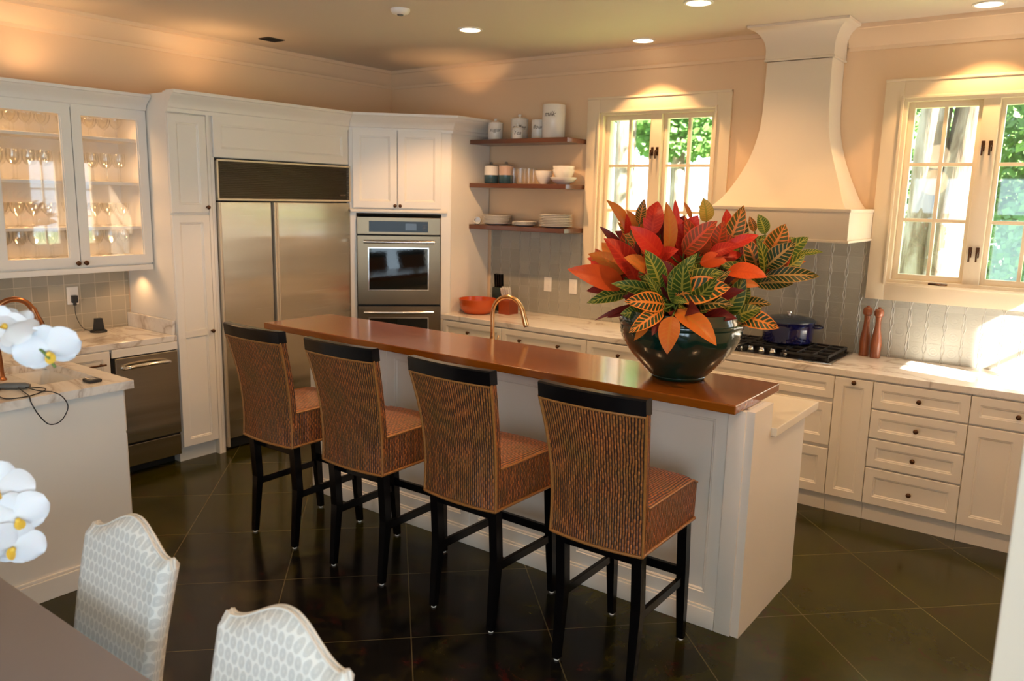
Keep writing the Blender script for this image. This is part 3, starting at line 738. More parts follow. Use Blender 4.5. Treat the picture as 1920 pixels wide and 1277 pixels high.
b = B(); b.tube(smooth_path([(.032, -3.054, 1.102), (.04, -3.056, 1.03), (.06, -3.03, .95), (.085, -2.995, .925), (.11, -2.98, .922)], 8), .0022, 6); single('charger_cable', b, M['blackmat'], 'thin black lead from the wall charger to the phone dock', 'cable', (.04, -3.056, .92), smooth=60)
t = thing('phone_dock', 'black cordless phone charging dock on the marble worktop', 'phone dock', (.12, -2.95, CZ))
b = B(); b.lathe([(.052, 0), (.055, .006), (.050, .014), (.030, .020)], (.12, -2.95, CZ), 24); b.build('base', M['blackmat'], t, 40)
b = B(); b.prism([(-.034, .012), (.034, .012), (.022, .096), (-.022, .096)], lambda a, z: Vector((.11, -2.95+a, CZ+z)), lambda a, z: Vector((.14, -2.95+a, CZ+z))); b.build('cradle', M['blackmat'], t)

# ================================================================ peninsula with prep sink
PZ = .972; PXE = 1.885
r_ = thing('peninsula_cabinet', 'white peninsula cabinet under the marble worktop with the prep sink', 'cabinet', (1.2, -4.3, 0))
b = B(); b.box(.62, 1.845, -5.2, -3.70, .0, .72); b.box(.62, 1.845, -3.72, -3.70, .72, PZ-.042); b.box(1.825, 1.845, -5.2, -3.72, .72, PZ-.042); b.box(.62, .64, -5.2, -3.72, .72, PZ-.042); b.box(.64, 1.825, -5.2, -5.18, .72, PZ-.042); b.build('body', M['cab'], r_)
b = B(); b.box(1.845, 1.862, -5.2, -3.70, 0, PZ-.042, .003); b.build('end_panel', M['cab'], r_)
b = B(); b.box(1.862, 1.878, -5.2, -3.70, 0, .10, .004); b.box(1.862, 1.872, -5.2, -3.70, .10, .115, .004); b.build('baseboard', M['cab'], r_)
Fp = FYB(-3.70)
for (a, c) in ((.66, 1.24), (1.25, 1.835)): front(Fp, a, c, .12, .70, r_, 'door', (((a+c)/2, .66),)); front(Fp, a, c, .71, PZ-.05, r_, 'drawer', (((a+c)/2, .81),), fr=.045)
sx0, sx1, sy0, sy1 = 1.15, 1.665, -3.995, -3.745
b = B(); b2 = [(sx0, sx1, sy0, sy1)]
FH = (Vector((0, 0, PZ)), Vector((1, 0, 0)), Vector((0, 1, 0)), Vector((0, 0, 1)))
holed(b, FH, .0, PXE, -5.25, -3.66, -.040, 0, b2)
single('marble_countertop', b, M['marble'], 'veined marble peninsula worktop around the prep sink', 'countertop', (1.2, -4.3, PZ-.04))
b = B()
for k in range(6):
    pass
def basin(b, x0, x1, y0, y1, zt, d, th=.006):
    def rr(i, z, rc=.04, n=5):
        pts = []
        for cx, cy, a0 in ((x1-i-rc, y1-i-rc, 0), (x0+i+rc, y1-i-rc, 90), (x0+i+rc, y0+i+rc, 180), (x1-i-rc, y0+i+rc, 270)):
            for k in range(n+1):
                a = R(a0+90*k/n); pts.append(Vector((cx+rc*math.cos(a), cy+rc*math.sin(a), z)))
        return b.ring(pts)
    rs = [rr(-.015, zt), rr(0.0, zt), rr(.004, zt-.01), rr(.008, zt-d+.03), rr(.03, zt-d), rr(.09, zt-d-.004)]
    for a, c in zip(rs, rs[1:]): b.bridge(a, c)
    b.cap(rs[-1])
basin(b, sx0-.004, sx1+.004, sy0-.004, sy1+.004, PZ-.041, .16); single('prep_sink', b, M['white_cer'], 'white undermount prep sink in the marble peninsula', 'sink', ((sx0+sx1)/2, (sy0+sy1)/2, PZ-.2), smooth=40)
def faucet(label, mat, base, d, hgt, reach, drop, rad, z0):
    t = thing('kitchen_faucet', label, 'faucet', (base[0], base[1], z0)); d = Vector((d[0], d[1], 0)).normalized(); p = Vector((base[0], base[1], z0))
    b = B(); b.lathe([(.030, 0), (.030, .006), (.024, .012), (rad*1.55, .03), (rad*1.35, .10), (rad*1.1, .16)], p, 20); b.build('base', M[mat], t, 50)
    rr = reach/2; zt = hgt-rr
    pts = [p+Vector((0, 0, .12)), p+Vector((0, 0, zt*.7)), p+Vector((0, 0, zt))]
    for k in range(1, 8):
        a = math.pi*k/8; pts.append(p + d*(rr-rr*math.cos(a)) + Vector((0, 0, zt+rr*math.sin(a))))
    e = pts[-1]; b = B(); b.tube(smooth_path(pts, 5), rad, 14); b.build('spout', M[mat], t, 60)
    q = e + d*.03 - Vector((0, 0, drop)); b = B(); v_ = (q-e); b.tube([e-v_*.05, e+v_*.1, e+v_*.35, e+v_*.9, q], [rad*1.15, rad*1.25, rad*1.2, rad*1.45, rad*1.35], 14); sp = b.build('spray_head', M[mat], t, 60)
    b = B(); b.cyl(q-v_*.01, q+v_.normalized()*.004, rad*1.1, n=14); b.build('nozzle', M['dark'], sp)
    b = B(); s = Vector((-d.y, d.x, 0)); b.cyl(p+Vector((0, 0, .06)), p+Vector((0, 0, .06))+s*.05, .011); b.tube([p+Vector((0, 0, .06))+s*.05, p+s*.062+Vector((0, 0, .08)), p+s*.07+Vector((0, 0, .13))], .006, 8); b.build('lever', M[mat], t, 50)
faucet('copper gooseneck faucet on the marble peninsula behind the orchid flowers', 'copper', (1.43, -4.075), (.15, .95), .385, .17, .085, .0135, PZ)

# cable with fob and small black case on the peninsula
t = thing('charging_cable', 'dark looped charging cable with a grey oblong puck hanging over the peninsula edge', 'cable', (1.72, -4.10, PZ))
b = B(); b.tube([(1.615, -4.16, PZ+.014), (1.64, -4.135, PZ+.016), (1.70, -4.075, PZ+.016), (1.715, -4.06, PZ+.014)], [.011, .0165, .0165, .011], 14, .9); b.build('puck', M['grey'], t, 60)
b = B(); b.tube(smooth_path([(1.70, -4.08, PZ+.012), (1.80, -4.06, PZ+.006), (1.875, -4.03, PZ+.006), (1.90, -4.00, PZ-.02), (1.905, -3.985, PZ-.07), (1.905, -4.02, PZ-.125), (1.905, -4.07, PZ-.13), (1.905, -4.11, PZ-.08), (1.90, -4.135, PZ-.02), (1.87, -4.13, PZ+.006), (1.76, -4.11, PZ+.006), (1.69, -4.10, PZ+.010)], 8), .0026, 6)
b.tube(smooth_path([(1.70, -4.07, PZ+.010), (1.78, -4.02, PZ+.004), (1.86, -4.12, PZ+.004), (1.84, -4.21, PZ+.004), (1.72, -4.20, PZ+.004), (1.63, -4.155, PZ+.008), (1.52, -4.20, PZ+.004), (1.30, -4.35, PZ+.004)], 8), .0026, 6)
b.build('cord', M['blackmat'], t, 60)
t = thing('pocket_case', 'small black case lying on the marble peninsula beside the sink', 'case', (1.775, -3.79, PZ))
b = B(); b.box(1.735, 1.812, -3.835, -3.775, PZ, PZ+.016, .006); b.build('body', M['blackmat'], t, 40)
b = B(); b.box(1.745, 1.802, -3.825, -3.797, PZ+.016, PZ+.019, .001); b.build('clasp', M['chrome'], t)

# ================================================================ back counter run
YC = -.615; FB = FY(YC)                                     # cabinet box front; door faces stand 2 cm proud
def base_unit(name, label, x0, x1, fronts, xr=None):
    t = thing(name, label, 'cabinet', ((x0+x1)/2, -.32, 0))
    b = B(); b.box(x0+.001, x1-.001, YC, -.012, .105, .872); b.box(x0+.001, x1-.001, YC+.012 if False else -.60, -.012, 0, .105); b.build('body', M['cab'], t)
    for (kind, v0, v1, kn, fr) in fronts: front(FB, x0, x1 if xr is None else xr, v0, v1, t, kind, kn, fr=fr, n=.003)
    return t
D1 = (.700, .866)
base_unit('drawer_cabinet', 'white base cabinet with one knobbed drawer next to the double oven', 1.225, 1.842, [('drawer', *D1, ((1.51, .79),), .04), ('door', .112, .694, ((1.28, .64),), .055)])
base_unit('drawer_cabinet', 'white base cabinet whose wide drawer has two knobs, behind the gold faucet', 1.842, 2.630, [('drawer', *D1, ((2.034, .79), (2.39, .79)), .04), ('door', .112, .694, (), .055)])
base_unit('drawer_cabinet', 'white base cabinet with a knobbed drawer seen just beside the planted bowl', 2.630, 3.290, [('drawer', *D1, ((2.907, .79),), .04), ('door', .112, .694, (), .055)])
base_unit('cooktop_cabinet', 'wide white cabinet of three deep knobless drawers under the gas cooktop', 3.290, 4.392, [('drawer', .722, .866, (), .045), ('drawer', .425, .700, (), .055), ('drawer', .112, .408, (), .055)])
base_unit('pullout_cabinet', 'narrow white pull-out cabinet with one knob high in its frame', 4.392, 4.613, [('door', .112, .866, ((4.507, .845),), .048)])
base_unit('drawer_cabinet', 'white cabinet with a stack of four knobbed drawers', 4.613, 5.122, [('drawer', .704, .866, ((4.867, .787),), .045), ('drawer', .525, .698, ((4.867, .612),), .045), ('drawer', .346, .519, ((4.867, .433),), .045), ('drawer', .112, .340, ((4.867, .226),), .05)])
t = base_unit('end_cabinet', 'white cabinet with a knobbed drawer over a door at the run end by the wall', 5.122, 5.58, [('drawer', .704, .866, ((5.355, .787),), .045)], 5.585)
front(FB, 5.122, 5.402, .112, .698, t, 'door', (), fr=.055, n=.003)
base_unit('plain_cabinet', 'white cabinet beyond the end of the drawer run', 5.58, 6.29, [('door', .112, .866, (), .055)])
b = B(); b.box(ex+.001, 6.295, -.640, -.009, CZ-.040, CZ, .004); single('marble_countertop', b, M['marble'], 'long veined marble worktop under the range hood and windows', 'countertop', (3.5, -.32, CZ-.04))
plate('wall_outlet', FBk, 1.852, 1.170, 'white double wall socket nearer the knife block', 2)
plate('wall_outlet', FBk, 2.105, 1.170, 'white wall socket beside the window casing', 2)

# ---------------- gas cooktop
CT = CZ+.002
t = thing('gas_cooktop', 'black gas cooktop with cast-iron grates and steel knobs', 'cooktop', (3.90, -.32, CT))
cx0, cx1, cy0, cy1 = 3.44, 4.35, -.585, -.075
b = B(); b.box(cx0, cx1, cy0, cy1, CT-.001, CT+.012, .004); b.build('tray', M['chrome'], t, 30)
b = B(); b.box(cx0+.02, cx1-.02, cy0+.02, cy1-.02, CT+.012, CT+.016, .002); b.build('burner_deck', M['black'], t)
bur = [(3.62, -.20), (3.62, -.43), (4.16, -.20), (4.16, -.43), (3.89, -.32)]
for (x, y) in bur:
    b = B(); b.lathe([(.05, 0), (.048, .010), (.036, .012), (.034, .018), (.020, .022)], (x, y, CT+.016), 20); b.build('burner', M['iron'], t, 40)
for (a, c) in ((cx0+.03, 3.755), (3.76, 4.02), (4.025, cx1-.03)):
    b = B(); z0, z1 = CT+.034, CT+.048
    ya, yb = cy0+.03, cy1-.03
    if a > 3.7 and a < 4: ya = cy0+.16
    for y in (ya, yb-.012): b.box(a, c, y, y+.012, z0, z1, .002)
    for x in (a, c-.012): b.box(x, x+.012, ya, yb, z0, z1, .002)
    for k in range(1, 3): x = a+(c-a)*k/3; b.box(x-.006, x+.006, ya, yb, z0+.001, z1+.001, .002)
    for k in (1, 2, 3): y = ya+(yb-ya)*k/4; b.box(a, c, y-.006, y+.006, z0+.002, z1+.002, .002)
    for x in (a, c-.014):
        for y in (ya, yb-.014): b.box(x, x+.014, y, y+.014, CT+.015, z0+.002)
    b.build('grate', M['iron'], t, 30)
for k in range(5):
    x = 3.74+k*.073; b = B(); b.lathe([(.020, 0), (.021, .006), (.017, .010), (.0155, .026), (.012, .029)], (x, -.505, CT+.016), 18); kk = b.build('control_knob', M['chrome'], t, 40)
# ---------------- casserole
t = thing('casserole_pot', 'cobalt blue lidded casserole pot on the gas cooktop', 'pot', (4.0, -.215, CT+.052))
b = B(); b.lathe([(.150, 0), (.163, .012), (.166, .10), (.168, .135), (.172, .140), (.172, .146), (.160, .146), (.156, .135), (.152, .02), (.02, .014)], (3.955, -.215, CT+.052), 36, True)
b.build('body', M['darkblue'], t, 40)
b = B(); b.lathe([(.176, 0), (.176, .006), (.150, .020), (.07, .034), (.012, .037)], (3.955, -.215, CT+.198), 36)
l_ = b.build('lid', M['grey_slate'], t, 40); b = B(); b.lathe([(.010, 0), (.010, .012), (.020, .018), (.018, .026), (.006, .028)], (3.955, -.215, CT+.234), 16); b.build('lid_knob', M['chrome'], l_, 50)
for s in (-1, 1):
    c = Vector((3.955, -.215, CT+.165)); d = Vector((.94*s, .34*s, 0)).normalized(); q = Vector((-d.y, d.x, 0))
    b = B(); b.tube(smooth_path([c+d*.162+q*.05, c+d*.205+q*.04, c+d*.215, c+d*.205-q*.04, c+d*.162-q*.05], 5), .009, 10); b.build('handle', M['darkblue'], t, 60)
# ---------------- mills
def mill(x, y, label):
    t = thing('pepper_mill', label, 'pepper mill', (x, y, CZ), 'tall turned wooden mills')
    b = B(); b.lathe([(.030, 0), (.032, .006), (.031, .02), (.030, .03), (.0325, .055), (.034, .085), (.031, .125), (.023, .165), (.0185, .205), (.017, .24), (.019, .262), (.020, .268)], (x, y, CZ), 24); b.build('body', M['millwood'], t, 50)
    b = B(); b.lathe([(.018, .268), (.027, .276), (.030, .290), (.029, .306), (.022, .318), (.010, .322), (.010, .328), (.005, .332)], (x, y, CZ), 24); b.build('head', M['millwood'], t, 50)
mill(4.415, -.065, 'turned reddish wooden mill nearer the cooktop'); mill(4.492, -.100, 'turned reddish wooden mill nearer the sunlit end of the counter')
# ---------------- bowl, knife blocks
t = thing('fruit_bowl', 'orange round bowl on the marble counter beside the oven cabinet', 'bowl', (1.392, -.385, CZ))
b = B(); b.lathe([(.10, 0), (.11, .004), (.142, .04), (.152, .08), (.156, .118), (.158, .124), (.153, .125), (.147, .08), (.135, .04), (.10, .012), (.01, .010)], (1.392, -.385, CZ), 40); b.build('body', M['orange'], t, 50)
def knives(t, pts, d, ln, mat, mat2):
    for p in pts:
        p = Vector(p); b = B(); b.tube([p, p+d*ln*.5, p+d*ln], [.007, .008, .009], 8, 1.5); k = b.build('knife_handle', mat, t, 50)
t = thing('knife_block', 'dark green knife block holding a bunch of black-handled knives', 'knife block', (1.42, -.12, CZ))
b = B(); b.box(1.372, 1.462, -.165, -.075, CZ, CZ+.205, .012); b.build('block', M['green_dark'], t, 30)
knives(t, [(1.39+.022*i, -.14+.022*j, CZ+.20) for i in range(4) for j in range(2)], Vector((.02, -.1, 1)).normalized(), .12, M['black'], None)
t = thing('steak_knife_block', 'red-brown wooden block with pale-handled steak knives', 'knife block', (1.60, -.22, CZ))
b = B(); b.prism([(-.07, 0), (.06, 0), (.06, .095), (-.02, .135), (-.07, .115)], lambda y, z: Vector((1.545, -.22+y, CZ+z)), lambda y, z: Vector((1.655, -.22+y, CZ+z))); b.build('block', M['redwood'], t)
knives(t, [(1.557+.024*i, -.245+.02*j, CZ+.115+.01*j) for i in range(4) for j in (0, 1)], Vector((0, -.28, 1)).normalized(), .105, M['white_cer'], None)

# ================================================================ floating shelves and crockery
SH = ((2.355, 'top'), (1.998, 'middle'), (1.652, 'lowest'))
for z, w_ in SH:
    b = B(); b.box(ex+.004, 2.175, -.285, -.001, z-.036, z, .003)
    single('floating_shelf', b, M['shelfwood'], 'dark wooden floating shelf, %s of the three beside the window' % w_, 'shelf', (1.7, -.14, z-.036), 'dark wooden wall shelves')
Z1, Z2, Z3 = [q[0]+.0005 for q in SH]
def canister(x, y, r, h, txt, label, lid=True, ts=.03):
    t = thing('canister', label, 'canister', (x, y, Z1), 'white ceramic canisters on the top shelf')
    b = B(); b.lathe([(r*.94, 0), (r, .005), (r, h-.006), (r*.96, h)] + ([] if lid else [(r*.90, h), (r*.88, h-.02), (r*.86, .01), (.01, .008)]), (x, y, Z1), 32); b.build('body', M['white_cer'], t, 50)
    if lid:
        b = B(); b.lathe([(r*1.02, h), (r*1.03, h+.008), (r*.7, h+.018), (.012, h+.022), (.010, h+.028), (.016, h+.036), (.012, h+.045), (.003, h+.047)], (x, y, Z1), 32); b.build('lid', M['white_cer'], t, 50)
    d = math.atan2(-5.6-y, 5.6-x)
    def place(tx, ty, hh):
        a = d + tx/r - (.42 if h > .2 else .1); rr = r+.0005+hh; return Vector((x+rr*math.cos(a), y+rr*math.sin(a), Z1+h*(.70 if h > .2 else .62)+ty))
    text_mesh(txt, ts, 'lettering', M['ink'], t, place)
canister(1.385, -.17, .062, .130, 'sugar', 'white lidded canister standing alone next to the oven cabinet', ts=0.045)
canister(1.59, -.11, .070, .160, 'coffee', 'wide white canister half hidden behind the small tea jar', ts=0.050)
canister(1.655, -.225, .046, .075, 'Tea', 'smallest white jar, marked Tea, in front of a wider canister', ts=0.045)
canister(1.805, -.15, .052, .150, 'flour', 'slim white canister between the tea jar and the tall white one', lid=False, ts=0.043)
canister(1.955, -.15, .092, .262, 'milk', 'tall white cylindrical canister, biggest on the top shelf', lid=False, ts=0.056)
M['two_tone'] = flat('blue_glaze', (.035, .085, .11), .2); M['pinkish'] = flat('blush_glaze', (.50, .36, .30), .25)
for i, (x, lb) in enumerate(((1.335, 'blue and cream lidded jar nearest the oven cabinet on the middle shelf'), (1.490, 'blue and blush lidded jar beside the drinking glasses'))):
    t = thing('lidded_jar', lb, 'jar', (x, -.15, Z2), 'two-tone jars on the middle shelf')
    b = B(); b.lathe([(.054, 0), (.060, .006), (.062, .07)], (x, -.15, Z2), 28); b.build('lower_band', M['two_tone'], t, 50)
    b = B(); b.lathe([(.0621, .07), (.060, .10), (.0615, .125), (.058, .146)], (x, -.15, Z2), 28); b.build('upper_band', M['pinkish'] if i else M['white_cer'], t, 50)
    b = B(); b.lathe([(.058, .146), (.056, .152), (.014, .160), (.010, .166), (.014, .176), (.004, .180)], (x, -.15, Z2), 28); b.build('lid', M['grey'], t, 50)
tg = None
for k, (x, y) in enumerate(((1.595, -.10), (1.665, -.12), (1.735, -.10), (1.61, -.20), (1.69, -.21), (1.755, -.19))):
    if tg is None:
        b = B(); b.lathe([(.026, 0), (.027, .004), (.033, .125), (.0315, .125), (.026, .008), (.01, .007)], (x, y, Z2), 20)
        tg = single('tumbler', b, M['stemglass'], 'clear drinking glass on the middle shelf', 'glass', (x, y, Z2), 'drinking glasses on the middle shelf', 60)
    else: o = dup(tg, (x, y, Z2))
    o = tg if k == 0 else o; o['label'] = 'clear tumbler on the middle shelf, %s in the %s row from the jars' % (ORD[k % 3], 'back' if k < 3 else 'front')
def bowl_obj(x, y, z, r, h, label, group):
    b = B(); b.lathe([(r*.45, 0), (r*.48, .006), (r*.78, h*.35), (r*.97, h*.8), (r, h), (r*.96, h), (r*.92, h*.8), (r*.72, h*.38), (r*.4, .012), (.004, .010)], (x, y, z), 32)
    return single('bowl', b, M['white_cer'], label, 'bowl', (x, y, z), group, 50)
bowl_obj(1.875, -.15, Z2, .074, .105, 'deep white bowl standing alone between the glasses and the bowl stack', None)
bowl_obj(2.065, -.15, Z2, .108, .055, 'wide shallow white bowl at the bottom of the stack', 'stacked bowls')
bowl_obj(2.065, -.15, Z2+.030, .088, .085, 'white bowl in the middle of the stack on the middle shelf', 'stacked bowls')
bowl_obj(2.065, -.15, Z2+.058, .088, .085, 'topmost white bowl of the stack on the middle shelf', 'stacked bowls')
def plates(x, y, z, r, n, dz, lab, grp):
    b = B(); b.lathe([(r*.55, 0), (r*.6, .003), (r*.75, .006), (r, .016), (r*1.0, .019), (r*.74, .010), (r*.55, .007), (.004, .006)], (x, y, z), 40)
    p0 = single('plate', b, M['white_cer'], lab, 'plate', (x, y, z), grp, 50)
    p0['label'] = lab + ', bottommost of its stack'
    for k in range(1, n): dup(p0, (x+rnd.uniform(-.002, .002), y, z+k*dz), 0, lab + ', ' + ('topmost' if k == n-1 else ORD[n-1-k] + ' from its top'))
plates(1.400, -.15, Z3, .125, 7, .0105, 'white plate in the stack by the oven cabinet', 'plates stacked nearest the oven cabinet')
plates(1.690, -.15, Z3, .105, 3, .0105, 'small white plate in the low stack', 'low middle stack of side plates')
plates(2.005, -.15, Z3, .135, 8, .0125, 'white plate in the tall stack near the window', 'plates stacked near the window')
t = thing('creamer_cup', 'small white cup lying on its side at the lowest shelf corner', 'cup', (1.245, -.235, Z3))
b = B(); ax_ = Vector((.45, -.85, .05)); b.lathe([(.004, 0), (.026, .002), (.031, .02), (.031, .055), (.0285, .055), (.026, .01), (.004, .008)], (1.232, -.19, Z3+.032), 22, True, ax_); b.build('cup_body', M['white_cer'], t, 50)

# ================================================================ range hood
t = thing('range_hood', 'tall cream plaster range hood flaring down to a box over the cooktop', 'range hood', (3.895, -.3, 1.67))
xc = 3.900
b = B(); b.box(3.43, 4.377, -.595, -.009, 1.672, 1.862, .006); b.build('lower_box', M['plaster'], t, 30)
b = B(); b.box(3.50, 4.31, -.53, -.03, 1.668, 1.674); b.build('filter_panel', M['steel_dark'], t)
b = B(); b.box(3.422, 4.385, -.603, -.005, 1.664, 1.680, .004); b.box(3.424, 4.383, -.601, -.006, 1.846, 1.866, .004); b.build('box_edges', M['plaster'], t, 30)
pr = smooth_path([(1.866, .425, .500), (1.92, .385, .435), (2.0, .345, .372), (2.1, .300, .322), (2.2, .262, .295), (2.33, .228, .280), (2.45, .214, .272), (2.62, .208, .272), (2.79, .206, .272), (2.80, .206, .272)], 4)
b = B(); prev = None
for p in pr:
    z, hw, yy = p; cur = b.ring([(xc-hw, -.003, z), (xc+hw, -.003, z), (xc+hw, -yy, z), (xc-hw, -yy, z)])
    if prev: b.bridge(prev, cur)
    else: b.cap(cur, True)
    prev = cur
b.cap(prev); b.build('flared_chimney', M['plaster'], t, 35)
b = B(); hw, yy = .206, .272
HP = [(0, .215), (.016, .215), (.016, .205), (.010, .200), (.010, .150), (.013, .120), (.022, .092), (.037, .064), (.058, .040), (.082, .023), (.100, .016), (.108, .014), (.110, 0), (0, 0)]
sweep(b, HP, [(xc-hw, -.003), (xc-hw, -yy), (xc+hw, -yy), (xc+hw, -.003)], [(-1, 0), (-1, -1), (1, -1), (1, 0)], H-.001); b.box(xc-hw, xc+hw, -yy, -.003, 2.79, H-.002)
b.build('crown', M['plaster'], t, 30)

# ================================================================ island
IX0, IX1, IY0, IY1 = 1.70, 4.53, -2.415, -1.688
t = thing('kitchen_island', 'long white panelled island with raised bar back', 'island', (3.1, -2.05, 0))
b = B(); b.box(IX0+.036, IX1-.036, IY0+.022, -2.191, .0, 1.028); b.box(IX0+.036, IX1-.036, -2.206, IY1+.02, .0, .874); b.build('body', M['cab'], t)
FI = FY(IY0+.022)
b = B(); xs = [IX0+.09, 2.36, 2.99, 3.62, 4.42]
for a, c in zip(xs, xs[1:]): b.panel(FI, a+.0, c-.0, .100, 1.028, .018, .060, .012, .016)
b.build('bar_panels', M['cab'], t, 25)
for (a, c) in ((IX0, IX0+.09), (IX1-.11, IX1-.035)):
    b = B(); b.box(a, c, IY0-.012, IY0+.04, 0, 1.028, .004); b.build('post', M['cab'], t, 30)
b = B(); b.prism([(IY0, 0), (IY1, 0), (IY1, .873), (-2.19, .873), (-2.19, 1.028), (IY0, 1.028)], lambda y, z: Vector((IX1-.035, y, z)), lambda y, z: Vector((IX1, y, z))); b.build('end_panel', M['cab'], t, 30)
b = B(); b.prism([(IY0, 0), (IY1, 0), (IY1, .873), (-2.19, .873), (-2.19, 1.028), (IY0, 1.028)], lambda y, z: Vector((IX0, y, z)), lambda y, z: Vector((IX0+.035, y, z))); b.build('end_panel', M['cab'], t, 30)
b = B(); b.box(IX0, IX1-.112, IY0-.010, IY0+.022, 0, .088, .004); b.box(IX0, IX1-.112, IY0-.004, IY0+.022, .088, .100, .003); b.build('baseboard', M['cab'], t, 30)
FI2 = FYB(IY1-.02)
for k in range(4):
    a = IX0+.05+k*.69; front(FI2, a, a+.68, .12, .69, t, 'door', ((a+.34, .65),)); front(FI2, a, a+.68, .70, .868, t, 'drawer', ((a+.34, .79),), fr=.045)
b = B(); b.box(IX0-.02, IX1+.025, -2.188, -1.560, .875, .915, .004); single('stone_countertop', b, M['quartz'], 'pale stone lower worktop on the cooking side of the island', 'countertop', (3.1, -1.87, .875))
b = B(); b.box(1.3625, 4.480, -2.513, -1.968, 1.029, 1.0693, .005); single('wooden_counter', b, M['barwood'], 'long polished brown wooden bar top on the island', 'counter', (2.9, -2.24, 1.029))
faucet('brushed gold gooseneck faucet rising behind the wooden bar top', 'brass', (2.655, -1.80), (.97, .10), .385, .215, .10, .0125, .915)

